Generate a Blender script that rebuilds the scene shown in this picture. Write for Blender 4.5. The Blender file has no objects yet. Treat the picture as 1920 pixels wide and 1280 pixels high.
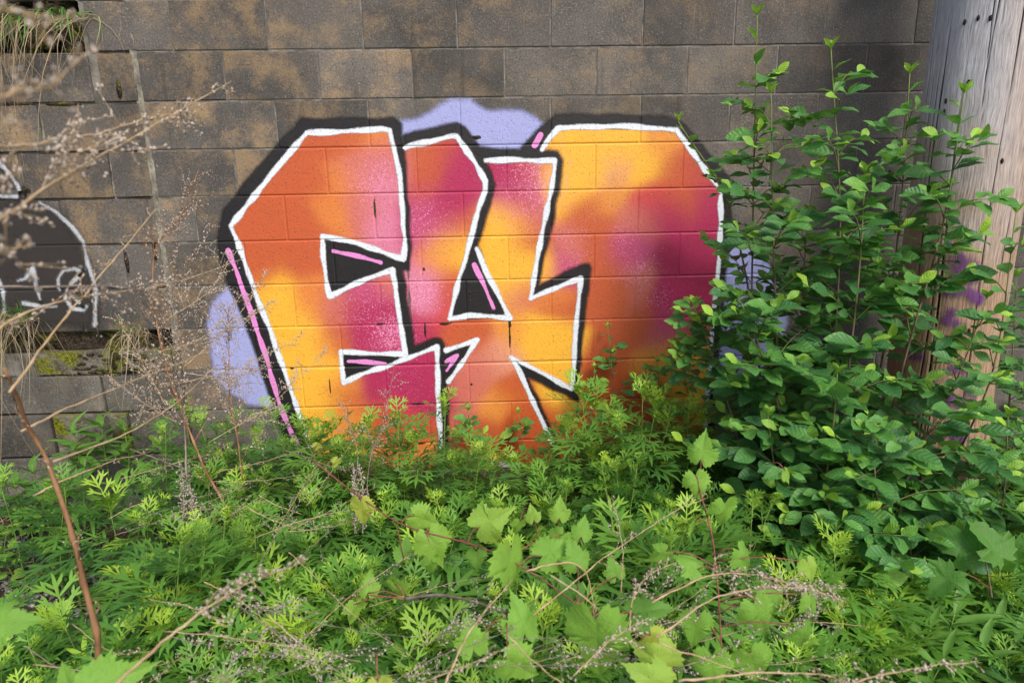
import bpy, math, random
import numpy as np
from mathutils import Matrix, Vector, Quaternion

# ------------------------------------------------------------------ camera, sky, sun, exposure
S = bpy.context.scene
col = S.collection
CAM = np.array([-0.28649, -2.90487, 1.52034])
CR = np.array([0.99916808, -0.03676046, -0.0176584])
CU = np.array([0.02556116, 0.22711571, 0.97353227])
CF = np.array([0.03177699, 0.97317374, -0.22786641])
FPX = 1152.16                       # focal length in photo pixels (photo 1920 wide)
cd = bpy.data.cameras.new('camera'); cam = bpy.data.objects.new('camera', cd); col.objects.link(cam)
cam.matrix_world = Matrix(((CR[0], CU[0], -CF[0], CAM[0]), (CR[1], CU[1], -CF[1], CAM[1]), (CR[2], CU[2], -CF[2], CAM[2]), (0, 0, 0, 1)))
cd.sensor_width = 36; cd.lens = FPX / 1920 * 36; cd.clip_start = 0.02; cd.clip_end = 500
cd.dof.use_dof = True; cd.dof.focus_distance = 2.75; cd.dof.aperture_fstop = 5.6
S.camera = cam

SUN_DIR = Vector((0.32, -0.72, 0.82)).normalized()     # towards the sun
SUN_STRENGTH, SUN_ANGLE, SKY_STRENGTH, EXPOSURE = 1.6, 16.0, 0.125, 0.67
w = bpy.data.worlds.new('World'); S.world = w; w.use_nodes = True
nt = w.node_tree; bg = nt.nodes['Background']
sk = nt.nodes.new('ShaderNodeTexSky'); sk.sky_type = 'NISHITA'; sk.sun_disc = False
sk.sun_elevation = math.asin(SUN_DIR.z); sk.sun_rotation = math.atan2(SUN_DIR.x, SUN_DIR.y)
sk.dust_density = 3.0; sk.air_density = 1.0; sk.ozone_density = 1.0
nt.links.new(sk.outputs[0], bg.inputs[0]); bg.inputs[1].default_value = SKY_STRENGTH
sd_ = bpy.data.lights.new('sun', 'SUN'); sun = bpy.data.objects.new('sun', sd_); col.objects.link(sun)
sd_.energy = SUN_STRENGTH; sd_.angle = math.radians(SUN_ANGLE); sd_.color = (1, .95, .88)
sun.rotation_euler = SUN_DIR.to_track_quat('Z', 'Y').to_euler(); sun.location = (3, -6, 6)
S.render.engine = 'CYCLES'
vs = S.view_settings; vs.view_transform = 'Standard'; vs.look = 'None'; vs.gamma = 1; vs.exposure = EXPOSURE; vs.use_curve_mapping = False

R = random.Random(7)
NR = np.random.default_rng(7)

# ------------------------------------------------------------------ helpers
def ray(x, y):
    return CF + (x - 960) / FPX * CR + (640 - y) / FPX * CU
def atY(x, y, Y):
    d = ray(x, y); return CAM + (Y - CAM[1]) / d[1] * d
def atD(x, y, D):                   # D: depth along the view axis
    return CAM + D * ray(x, y)
def to_px(P):
    d = np.asarray(P) - CAM; z = d @ CF
    return 960 + FPX * (d @ CR) / z, 640 - FPX * (d @ CU) / z
def wallxz(pts):                    # photo pixels -> (x, z) on the wall face
    return np.array([[p[0], p[2]] for p in (atY(a, b, 0) for a, b in pts)])
def lin(c):
    c = np.array(c) / 255.0
    return np.where(c <= 0.04045, c / 12.92, ((c + 0.055) / 1.055) ** 2.4)

def npmesh(name, V, T, mat, attrs=None, smooth=True):
    V = np.asarray(V, np.float32); T = np.asarray(T, np.int32)
    n = T.shape[1]
    me = bpy.data.meshes.new(name)
    me.vertices.add(len(V)); me.vertices.foreach_set('co', V.ravel())
    me.loops.add(T.size); me.loops.foreach_set('vertex_index', T.ravel())
    me.polygons.add(len(T)); me.polygons.foreach_set('loop_start', np.arange(len(T), dtype=np.int32) * n)
    me.polygons.foreach_set('use_smooth', np.full(len(T), smooth))
    for k, (typ, arr) in (attrs or {}).items():
        a = me.attributes.new(k, typ, 'POINT')
        key = {'FLOAT': 'value', 'FLOAT_VECTOR': 'vector', 'FLOAT_COLOR': 'color'}[typ]
        a.data.foreach_set(key, np.asarray(arr, np.float32).ravel())
    me.update(calc_edges=True); me.validate()
    if mat: me.materials.append(mat)
    return me
def link(name, me, parent=None, loc=None):
    o = bpy.data.objects.new(name, me); col.objects.link(o)
    if parent: o.parent = parent
    if loc is not None: o.location = [float(v) for v in loc]
    return o
def tag(o, label=None, cat=None, group=None, kind=None):
    if label: o['label'] = label
    if cat: o['category'] = cat
    if group: o['group'] = group
    if kind: o['kind'] = kind
    return o
def thing(name, loc, label, cat, group=None):
    return tag(link(name, None, None, loc), label, cat, group)

class MB:                           # triangle soup builder with 'age' and 'lc' point attributes
    def __init__(s): s.V = []; s.T = []; s.A = []; s.L = []; s.n = 0
    def add(s, V, T, age=0.0, lc=None):
        V = np.asarray(V, float); s.V.append(V); s.T.append(np.asarray(T) + s.n); s.n += len(V)
        s.A.append(np.full(len(V), age) if np.isscalar(age) else age); s.L.append(V * 0 if lc is None else lc)
    def mesh(s, name, mat, origin=(0, 0, 0), smooth=True):
        V = np.concatenate(s.V) - np.asarray(origin)
        return npmesh(name, V, np.concatenate(s.T), mat, {'age': ('FLOAT', np.concatenate(s.A)), 'lc': ('FLOAT_VECTOR', np.concatenate(s.L))}, smooth)
    def obj(s, name, mat, parent=None, kind=None, smooth=True):
        org = np.array(parent.location) if parent else np.zeros(3)
        o = link(name, s.mesh(name, mat, org, smooth), parent)
        o.color = (0, 0, 0, 1)
        if kind: o['kind'] = kind
        return o

def tube(P, rad, n=5):
    P = np.asarray(P, float); m = len(P); rad = np.broadcast_to(rad, m)
    t = np.gradient(P, axis=0); t /= np.linalg.norm(t, axis=1)[:, None] + 1e-9
    a = np.cross(t, [0.31, 0.83, 0.46]); a /= np.linalg.norm(a, axis=1)[:, None] + 1e-9
    b = np.cross(t, a); th = np.arange(n) * 2 * math.pi / n
    V = (P[:, None] + rad[:, None, None] * (np.cos(th)[None, :, None] * a[:, None] + np.sin(th)[None, :, None] * b[:, None])).reshape(-1, 3)
    T = []
    for i in range(m - 1):
        for k in range(n):
            p, q = i * n + k, i * n + (k + 1) % n
            T += [(p, q, q + n), (p, q + n, p + n)]
    for k in range(1, n - 1): T += [(0, k + 1, k), ((m - 1) * n, (m - 1) * n + k, (m - 1) * n + k + 1)]
    return V, np.array(T)
def curve(pts, n):                  # Catmull-Rom through 3-D points
    P = np.asarray(pts, float); P = np.vstack([2 * P[0] - P[1], P, 2 * P[-1] - P[-2]]); m = len(P) - 3
    out = []
    for u in np.linspace(0, m - 1e-6, n):
        i = int(u); t = u - i; a, b, c, d = P[i:i + 4]
        out.append(.5 * (2 * b + (c - a) * t + (2 * a - 5 * b + 4 * c - d) * t * t + (3 * b - a - 3 * c + d) * t ** 3))
    return np.array(out)
def unit(v):
    v = np.asarray(v, float); return v / (np.linalg.norm(v) + 1e-12)
def frame(tip, nrm, size, pos):     # 4x4: local Y along tip, local Z along the normal
    y = unit(tip); z = unit(np.asarray(nrm) - y * np.dot(nrm, y)); x = np.cross(y, z)
    M = np.eye(4); M[:3, 0] = x * size; M[:3, 1] = y * size; M[:3, 2] = z * size; M[:3, 3] = pos
    return M
def xf(M, V): return V @ M[:3, :3].T + M[:3, 3]

# ------------------------------------------------------------------ node helper
class G:
    def __init__(s, name):
        s.m = bpy.data.materials.new(name); s.m.use_nodes = True; s.t = s.m.node_tree; s.t.nodes.clear()
        s.out = s.t.nodes.new('ShaderNodeOutputMaterial')
    def n(s, typ, ins=None, **kw):
        d = s.t.nodes.new('ShaderNode' + typ)
        for k, v in kw.items(): setattr(d, k, v)
        for k, v in (ins or {}).items(): s.set(d.inputs[k], v)
        return d
    def set(s, sock, v):
        if isinstance(v, bpy.types.NodeSocket): s.t.links.new(v, sock)
        else:
            if sock.type == 'RGBA' and hasattr(v, '__len__') and len(v) == 3: v = (*[float(q) for q in v], 1)
            sock.default_value = v
    def math(s, op, a, b=0.0, c=0.0, clamp=False): return s.n('Math', {0: a, 1: b, 2: c}, operation=op, use_clamp=clamp).outputs[0]
    def mix(s, f, a, b, mode='MIX'): return s.n('MixRGB', {0: f, 1: a, 2: b}, blend_type=mode).outputs[0]
    def noise(s, vec, scale, detail=3, rough=.55, dim='3D'): return s.n('TexNoise', {'Vector': vec, 'Scale': scale, 'Detail': detail, 'Roughness': rough}).outputs[0]
    def ss(s, v, lo, hi): return s.n('MapRange', {0: v, 1: lo, 2: hi, 3: 0.0, 4: 1.0}, interpolation_type='SMOOTHSTEP').outputs[0]
    def attr(s, name, out='Fac'): return s.n('Attribute', attribute_name=name).outputs[out]
    def pos(s): return s.n('NewGeometry').outputs['Position']
    def vm(s, op, a, b): return s.n('VectorMath', {0: a, 1: b}, operation=op).outputs[0]
    def bump(s, h, st, dist=.01): return s.n('Bump', {'Height': h, 'Strength': st, 'Distance': dist}).outputs[0]
    def bsdf(s, color, rough=.8, normal=None, spec=.3):
        b = s.n('BsdfPrincipled', {'Base Color': color, 'Roughness': rough, 'Specular IOR Level': spec})
        if normal is not None: s.set(b.inputs['Normal'], normal)
        return b.outputs[0]
    def end(s, sh): s.t.links.new(sh, s.out.inputs[0]); return s.m

def pits(g, p):                     # shared relief of concrete block
    a = g.noise(p, 150, 2, .7); b = g.noise(p, 60, 3, .6); c = g.noise(p, 9, 2)
    return g.math('ADD', g.math('ADD', g.math('MULTIPLY', a, .5), g.math('MULTIPLY', b, .5)), g.math('MULTIPLY', c, .3))

def mat_block(name, dark, mid, tan, tanamt, pale):
    g = G(name); p = g.pos()
    oi = g.n('ObjectInfo'); rnd = oi.outputs['Random']
    q = g.vm('ADD', p, g.n('CombineXYZ', {0: g.math('MULTIPLY', rnd, 37.0), 1: g.math('MULTIPLY', rnd, 11.0), 2: g.math('MULTIPLY', rnd, 23.0)}).outputs[0])
    x = g.n('SeparateXYZ', {0: p}).outputs
    n1 = g.noise(q, 5.5, 5, .62); n2 = g.noise(p, 1.7, 4, .6); n3 = g.noise(q, 60, 3, .7); n4 = g.noise(p, 22, 4, .65); n5 = g.noise(p, 135, 2, .75)
    c = g.mix(g.ss(n2, .35, .65), dark, mid)
    c = g.mix(g.math('MULTIPLY', g.ss(n4, .45, .75), .45), c, mid)
    # tan: stronger to the left of the wall, fading out to the right
    side = g.n('MapRange', {0: x[0], 1: -1.9, 2: 1.6, 3: 1.0, 4: .12}).outputs[0]
    tf = g.math('MULTIPLY', g.math('MULTIPLY', g.ss(g.math('ADD', n1, g.math('MULTIPLY', g.math('SUBTRACT', n3, .5), .3)), .44, .68), side), tanamt)
    c = g.mix(tf, c, tan)
    # worn pale speckle and dark pits
    c = g.mix(g.math('MULTIPLY', g.ss(g.math('ADD', n5, g.math('MULTIPLY', n4, .35)), .78, .92), .28), c, pale)
    c = g.mix(g.math('MULTIPLY', g.ss(n5, .46, .30), .60), c, (.03, .025, .02)); c = g.mix(g.math('MULTIPLY', g.ss(n5, .52, .68), .30), c, g.mix(.5, c, pale))
    c = g.mix(g.math('MULTIPLY', g.ss(g.noise(p, 2.3, 6, .68), .50, .70), .36), c, (.048, .044, .04))
    sv = g.vm('MULTIPLY', p, (9, 1, .55)); c = g.mix(g.math('MULTIPLY', g.ss(g.noise(sv, 1.6, 4, .6), .58, .74), .45), c, (.045, .042, .038))
    sv2 = g.vm('MULTIPLY', p, (12, 1, 1.1)); c = g.mix(g.math('MULTIPLY', g.ss(g.noise(g.vm('ADD', sv2, (5.0, 3.0, 9.0)), 1.5, 5, .7), .66, .80), .35), c, pale)
    c = g.mix(.6, c, g.n('HueSaturation', {'Value': g.math('ADD', .65, g.math('MULTIPLY', rnd, .75)), 'Color': c}).outputs[0])
    return g.end(g.bsdf(c, .92, g.bump(pits(g, p), .55, .006), .15))
M_BLOCK = mat_block('concrete_block', (.074, .069, .064), (.135, .122, .108), (.31, .215, .12), .85, (.42, .40, .38))
M_GREYBLOCK = mat_block('weathered_footing_block', (.065, .06, .05), (.15, .14, .122), (.19, .16, .12), .6, (.42, .41, .38))

def mat_mortar(name, base, moss_amt):
    g = G(name); p = g.pos(); n = g.noise(p, 14, 4, .65); m = g.noise(p, 5, 3)
    c = g.mix(g.ss(n, .35, .7), [v * .45 for v in base], base)
    c = g.mix(g.math('MULTIPLY', g.ss(m, .5, .68), moss_amt), c, (.045, .05, .018))
    return g.end(g.bsdf(c, .95, g.bump(g.noise(p, 120, 3, .6), .6, .006), .1))
M_MORTAR = mat_mortar('grey_mortar', (.27, .25, .22), .45)
M_PALEMORTAR = mat_mortar('pale_repair_mortar', (.36, .34, .27), .25)

def mat_moss():
    g = G('mossy_soil'); p = g.pos(); n = g.noise(p, 9, 5, .65); f = g.noise(p, 90, 3, .6)
    c = g.mix(g.ss(f, .3, .7), (.02, .015, .01), (.075, .06, .045))
    c = g.mix(g.ss(n, .5, .64), c, g.mix(g.ss(f, .35, .65), (.05, .055, .01), (.16, .16, .025)))
    return g.end(g.bsdf(c, 1, g.bump(f, 1, .012), .05))
M_MOSS = mat_moss()

def mat_paint(name, colour=None, attr=None, speck=None, soft=.0015, grain=.0, rough=.55, fade=None):
    g = G(name); p = g.pos(); sdv = g.attr('sd')
    gn = g.noise(p, 420, 1, .5); gm = g.noise(p, 60, 3, .6)
    d = g.math('ADD', sdv, g.math('MULTIPLY', g.math('SUBTRACT', gn, .5), grain))
    d = g.math('ADD', d, g.math('MULTIPLY', g.math('SUBTRACT', gm, .5), .006))
    a = g.ss(d, soft, -soft)
    if fade: a = g.math('MULTIPLY', a, g.math('MULTIPLY', g.ss(g.noise(g.vm('MULTIPLY', p, fade[0]), fade[1], 4, .65), fade[2], fade[3]), fade[4]))
    c = g.attr(attr, 'Color') if attr else colour
    c = g.mix(g.math('MULTIPLY', g.ss(g.noise(p, 16, 4, .6), .45, .75), .16), c, g.mix(.5, c, (.1, .07, .05)))
    if speck is not None:
        sp = g.attr('spk'); fine = g.n('TexNoise', {'Vector': p, 'Scale': 170.0, 'Detail': 2.0, 'Roughness': .7}).outputs[0]
        th = g.math('SUBTRACT', .74, g.math('MULTIPLY', sp, .26))
        c = g.mix(g.math('MULTIPLY', g.ss(g.math('SUBTRACT', fine, th), -.015, .05), .85), c, speck)
    pit = g.ss(g.noise(p, 150, 2, .7), .42, .28)
    c = g.mix(g.math('MULTIPLY', pit, .6), c, (.03, .02, .02))
    sh = g.bsdf(c, rough, g.bump(pits(g, p), .5, .006), .35)
    tr = g.n('BsdfTransparent').outputs[0]
    return g.end(g.n('MixShader', {0: a, 1: tr, 2: sh}).outputs[0])
PINK = lin((226, 140, 205)); 
P_FILL = mat_paint('spray_fill', attr='col', speck=lin((232, 150, 190)), soft=.004, grain=.008)
P_BLACK = mat_paint('spray_black', lin((31, 29, 31)), soft=.012, grain=.026, rough=.5)
P_WHITE = mat_paint('spray_white', lin((224, 230, 238)), soft=.004, grain=.012, fade=((1, 1, 1), 45, .05, .36, 1.0))
P_PINK = mat_paint('spray_pink', PINK, soft=.002, grain=.004)
P_LAV = mat_paint('spray_lavender', lin((160, 164, 214)), soft=.016, grain=.03)
P_GREY = mat_paint('faded_dark_spray', lin((52, 48, 46)), soft=.045, grain=.05, rough=.85, fade=((1, 1, 1), 9, .1, .42, .95))
P_OLDWHITE = mat_paint('thin_white_spray', lin((188, 192, 198)), soft=.005, grain=.03, fade=((1, 1, 1), 60, .1, .42, 1.0))
P_PURPLE = mat_paint('purple_spray', lin((112, 66, 128)), soft=.012, grain=.06, fade=((1, 1, .12), 70, .28, .56, .92))

def mat_leaf(name, dark, light, young, gloss=.45, vein=0.0, trans=.35, veincol=None, spec=.4):
    g = G(name); oi = g.n('ObjectInfo'); oc = g.n('SeparateColor', {0: oi.outputs['Color']}).outputs
    age = g.math('ADD', g.attr('age'), oc[0], clamp=True)        # 0 old/dark ... 1 young/yellow; painted sun and shade ride on it too
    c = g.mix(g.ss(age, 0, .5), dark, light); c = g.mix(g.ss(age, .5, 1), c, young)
    lc = g.attr('lc', 'Vector'); xyz = g.n('SeparateXYZ', {0: lc}).outputs
    p = g.pos(); c = g.mix(g.math('MULTIPLY', g.ss(g.noise(p, 35, 3, .6), .4, .8), .3), c, g.mix(.5, c, (.12, .12, .02)))
    c = g.mix(g.math('MULTIPLY', g.ss(g.noise(p, 55, 3, .7), .68, .76), .7), c, (.16, .10, .03))
    nrm = None
    if vein == 'palm':
        an = g.math('ARCTAN2', xyz[0], g.math('ADD', xyz[1], .02)); rr_ = g.n('VectorMath', {0: lc}, operation='LENGTH').outputs['Value']
        fold = g.math('ABSOLUTE', g.math('SINE', g.math('MULTIPLY', an, 2.3)))          # main veins fan out from the stalk
        w_ = g.math('DIVIDE', .022, g.math('ADD', rr_, .05))
        main = g.math('SUBTRACT', 1.0, g.math('MULTIPLY', g.ss(fold, 0.0, w_), 1.0))
        fr = g.math('FRACT', g.math('ADD', g.math('MULTIPLY', an, 2.3 / math.pi), .5)); da = g.math('MULTIPLY', g.math('ABSOLUTE', g.math('SUBTRACT', fr, .5)), math.pi / 2.3)
        side = g.math('SINE', g.math('MULTIPLY', g.math('SUBTRACT', g.math('MULTIPLY', rr_, g.math('COSINE', da)), g.math('MULTIPLY', g.math('MULTIPLY', rr_, g.math('SINE', da)), 1.1)), 58.0))
        vv = g.math('MAXIMUM', main, g.math('MULTIPLY', g.ss(side, .86, 1.0), .55))
        c = g.mix(g.math('MULTIPLY', vv, .42), c, veincol or young)
        nrm = g.bump(g.math('SUBTRACT', g.math('MULTIPLY', g.noise(lc, 16, 2), 1.0), g.math('MULTIPLY', vv, .9)), .5, .003)
    elif vein:
        ax = g.math('ABSOLUTE', xyz[0])
        wv = g.math('SINE', g.math('MULTIPLY', g.math('SUBTRACT', xyz[1], g.math('MULTIPLY', ax, .75)), vein))
        mid = g.ss(ax, .022, .0)
        vv = g.math('MAXIMUM', g.ss(wv, .80, 1.0), mid)
        c = g.mix(g.math('MULTIPLY', vv, .30), c, veincol or young)
        nrm = g.bump(g.math('ADD', wv, g.math('MULTIPLY', mid, -1.5)), .35, .0015)
    pr = g.bsdf(c, gloss, nrm, spec)
    tl = g.n('BsdfTranslucent', {'Color': g.mix(.5, c, g.mix(.5, c, (.35, .72, .05)))}).outputs[0]
    return g.end(g.n('MixShader', {0: trans, 1: pr, 2: tl}).outputs[0])
M_MUG = mat_leaf('mugwort_leaf', (.040, .135, .032), (.135, .320, .042), (.42, .62, .06), .5, 0, .24, None, .3)
M_BUCK = mat_leaf('glossy_shrub_leaf', (.042, .160, .045), (.120, .330, .055), (.38, .62, .05), .48, 42, .30, (.20, .38, .14), .45)
M_GRAPE = mat_leaf('grape_leaf', (.075, .23, .035), (.23, .47, .06), (.50, .60, .09), .55, 'palm', .38, (.45, .6, .22), .35)
M_GRASS = mat_leaf('grass_blade', (.06, .15, .03), (.14, .30, .05), (.35, .5, .1), .5, 0, .3)
M_DRYGRASS = mat_leaf('dry_grass', (.26, .18, .10), (.42, .33, .21), (.55, .47, .36), .8, 0, .15, None, .1)

def mat_bark(name, a, b, sc=40):
    g = G(name); p = g.pos(); q = g.vm('MULTIPLY', p, (1, 1, .3)); n = g.noise(q, sc, 4, .65)
    age = g.attr('age')
    c = g.mix(g.ss(n, .3, .7), a, b); c = g.mix(age, c, (.20, .30, .05))
    return g.end(g.bsdf(c, .75, g.bump(n, .5, .003), .2))
M_STEM = mat_bark('shrub_bark', (.10, .065, .04), (.22, .16, .11))
M_GREENSTEM = mat_bark('green_stem', (.12, .20, .05), (.2, .28, .08))
M_VINE = mat_bark('red_vine_stem', (.20, .06, .05), (.32, .13, .09))
M_TWIG = mat_bark('dry_tan_stalk', (.36, .24, .13), (.55, .41, .25))
M_BROWN = mat_bark('dry_brown_stalk', (.16, .075, .035), (.36, .20, .10))
M_GREYTWIG = mat_bark('grey_dead_twig', (.14, .10, .08), (.30, .25, .21))
M_SEED = mat_bark('dry_seed_head', (.36, .29, .23), (.64, .56, .48), 120)
def mat_soil():
    g = G('dark_soil'); p = g.pos(); n = g.noise(p, 6, 5, .65); f = g.noise(p, 80, 4, .65)
    c = g.mix(g.ss(n, .35, .65), (.035, .026, .018), (.10, .075, .05)); c = g.mix(g.math('MULTIPLY', g.ss(f, .5, .7), .5), c, (.16, .13, .10))
    return g.end(g.bsdf(c, 1, g.bump(f, .8, .02), .05))
M_SOIL = mat_soil()
def mat_pebble():
    g = G('gravel_pebble'); a = g.attr('age'); c = g.mix(a, (.06, .055, .05), (.42, .40, .38))
    return g.end(g.bsdf(c, .85, None, .2))
M_PEBBLE = mat_pebble()

# ------------------------------------------------------------------ ground
def ground_z(x, y):
    return .045 * np.sin(2.1 * x + 1) * np.sin(1.7 * y + .5) + .02 * np.sin(6.3 * x + 2) * np.sin(5.1 * y) + .05 * np.exp(-((y + .1) / .35) ** 2)
gx = np.unique(np.concatenate([np.linspace(-120, -5, 14), np.linspace(-5, 5, 140), np.linspace(5, 120, 14)]))
gy = np.unique(np.concatenate([np.linspace(-120, -5, 14), np.linspace(-5, 1, 90), np.linspace(1, 120, 14)]))
XX, YY = np.meshgrid(gx, gy); ZZ = np.where((abs(XX) < 5) & (YY > -5) & (YY < 1), ground_z(XX, YY), 0)
def gridquads(nx, ny):
    i = np.arange(nx - 1)[None] + nx * np.arange(ny - 1)[:, None]; i = i.ravel()
    return np.stack([i, i + 1, i + 1 + nx, i + nx], 1)
g_ = link('ground', npmesh('ground', np.stack([XX.ravel(), YY.ravel(), ZZ.ravel()], 1), gridquads(len(gx), len(gy)), M_SOIL)); tag(g_, kind='structure')

# ------------------------------------------------------------------ block wall
BL, BH, ZT = .406, .203, 2.36
wall = thing('block_wall', (0, 0, 0), 'stained brown concrete block wall covered with spray paint', 'wall')
def block_mesh(name, mat, chips=0, seed=0):       # unit box with softly rounded front arrises; x,z in [-.5,.5], front at y=0
    rr = random.Random(seed)
    bx, bz = .0042 / .398, .0042 / .195
    xs = [-.5, -.5 + bx * .35, -.5 + bx, -.17, .17, .5 - bx, .5 - bx * .35, .5]; zs = [-.5, -.5 + bz * .35, -.5 + bz, 0, .5 - bz, .5 - bz * .35, .5]
    V = []
    for j, z in enumerate(zs):
        for i, x in enumerate(xs):
            ex = min(i, len(xs) - 1 - i); ez = min(j, len(zs) - 1 - j); e = min(ex, ez)
            y = {0: .0034, 1: .0012}.get(e, 0.0)
            if e <= 1 and chips and rr.random() < chips: y += rr.uniform(.002, .012)
            V.append((x, y, z))
    nx, nz = len(xs), len(zs); Q = [tuple(q) for q in gridquads(nx, nz)]
    n0 = len(V)
    ring = [i for i in range(nx)] + [nx * j + nx - 1 for j in range(1, nz)] + [nx * (nz - 1) + i for i in range(nx - 2, -1, -1)] + [nx * j for j in range(nz - 2, 0, -1)]
    for k in ring: V.append((V[k][0], .14, V[k][2]))
    m = len(ring)
    for k in range(m): Q.append((ring[(k + 1) % m], ring[k], n0 + k, n0 + (k + 1) % m))
    return npmesh(name, V, Q, mat, None, False)
BMESH = [block_mesh('block', M_BLOCK, c, s) for s, c in enumerate((0, .03, .06))]
OLDMESH = [block_mesh('block', M_BLOCK, c, s + 9) for s, c in enumerate((.12, .2))]
def put_block(x0, x1, z0, z1, y, meshes, parent=wall, mat=None, tilt=.002):
    o = link('block', R.choice(meshes), parent, ((x0 + x1) / 2, y, (z0 + z1) / 2))
    o.scale = (x1 - x0, 1, z1 - z0); o.rotation_euler = (R.uniform(-tilt, tilt), R.uniform(-tilt, tilt), R.uniform(-tilt, tilt) * .5)
    return o
OFF = {}
def boff(r, c):
    if (r, c) not in OFF: OFF[(r, c)] = random.Random(r * 977 + int(c * 2) * 31).uniform(-.001, .001)
    return OFF[(r, c)]
JH = .0030
CRACK_C = -4.42                                     # movement joint at the left, x in blocks
XCR = CRACK_C * BL
for r in range(-3, 12):
    z1, z0 = ZT - r * BH - JH, ZT - (r + 1) * BH + JH
    st = 0.0 if r % 2 == 0 else .5
    for k in range(-5, 12):
        c0, c1 = k + st, k + st + 1
        if c1 <= CRACK_C + .1: continue
        x0 = max(c0 * BL + JH, XCR + .012 + R.uniform(0, .008)); x1 = c1 * BL - JH
        put_block(x0, x1, z0, z1, -boff(r, c0), BMESH, tilt=.0008)
# left of the movement joint: older, looser blocks at the joints read from the photograph
def wx(px, py): return atY(px, py, 0)[0]
left = {1: [-3.6, -3.15, -2.75, wx(172, 150), ('gap', .028), wx(232, 150)], 2: [-3.5, -3.05, wx(-90, 240), wx(78, 240), wx(246, 240)],
        3: [-3.6, -3.2, -2.8, wx(40, 330), wx(209, 330), wx(262, 330)], 4: [-3.5, -3.1, wx(-60, 410), wx(116, 410), wx(280, 410)],
        5: [-3.6, -3.15, -2.75, wx(67, 500), wx(238, 500), wx(292, 500)], 6: [-3.5, -3.05, wx(-20, 575), wx(150, 575), wx(306, 575)],
        0: [wx(158, 50), wx(318, 50)], -1: [-3.6, -3.2, -2.8, -2.4, -2.0, XCR], -2: [-3.4, -3.0, -2.6, -2.2, XCR], -3: [-3.6, -3.2, -2.8, -2.4, -2.0, XCR]}
for r, xs in left.items():
    z1, z0 = ZT - r * BH - JH, ZT - (r + 1) * BH + JH
    prev = None
    for v in xs:
        if isinstance(v, tuple): prev += v[1]; continue
        if prev is not None:
            x1 = XCR - .002 if v is xs[-1] and r != 0 else v
            o = put_block(prev + .006, x1 - .006, z0 - R.uniform(-.001, .001), z1 - R.uniform(0, .003), R.uniform(-.004, .006), OLDMESH, tilt=.004)
            prev = v
        prev = v
    # outermost run to the far left
    if r not in (0,):
        for k in range(4): put_block(xs[0] - (k + 1) * BL + JH, xs[0] - k * BL - JH, z0, z1, R.uniform(-.002, .003), OLDMESH)
# mortar bed behind every joint, recessed, and the pale repair mortar in the movement joint
mm = MB()
def quad(mb, x0, x1, z0, z1, y): mb.add([(x0, y, z0), (x1, y, z0), (x1, y, z1), (x0, y, z1)], [(0, 1, 2), (0, 2, 3)])
quad(mm, XCR, 12 * BL, -.3, ZT + 3 * BH, .0034); quad(mm, -5.4, wx(160, 50), ZT - BH - .02, ZT + .02, .12); quad(mm, -5.4, XCR, ZT - 7 * BH, ZT - BH, .012); quad(mm, wx(150, 50), XCR, ZT - BH, ZT, .012)
quad(mm, -5.4, XCR, ZT, ZT + 3 * BH, .012); quad(mm, -5.4, XCR, -.3, ZT - 7 * BH, .16)
mm.obj('mortar', M_MORTAR, wall)
def rough_strip(pts, wid, y, name, mat, parent, amp=.004, n=70):
    P = curve([(a, 0, b) for a, b in pts], n); V = []; T = []
    for i, p in enumerate(P):
        wl = wid * (.75 + .5 * R.random()); wr = wid * (.75 + .5 * R.random())
        for k, u in enumerate((-1, -.5, 0, .5, 1)):
            V.append((p[0] + (wl if u < 0 else wr) * u, y + (0.006 if abs(u) == 1 else 0) + R.uniform(-amp, amp), p[2]))
    T = gridquads(5, n); return link(name, npmesh(name, V, T, mat), parent)
rough_strip([(XCR, ZT), (XCR, 2.1), (XCR + .004, 1.7), (XCR, 1.3), (XCR + .006, .9), (XCR, .3)], .019, .003, 'repair_mortar', M_PALEMORTAR, wall)
for px, y0, y1 in ((208, 290, 368), (238, 470, 536), (118, 380, 452), (70, 460, 536), (152, 545, 612), (78, 200, 280)):
    a, b = atY(px - 3, y0, 0), atY(px + 3, y1, 0)
    rough_strip([(a[0], a[2]), ((a[0] + b[0]) / 2 + .004, (a[2] + b[2]) / 2), (b[0], b[2])], .009, .006, 'repair_mortar', M_PALEMORTAR if px in (208, 78) else M_MORTAR, wall, n=20)
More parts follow.
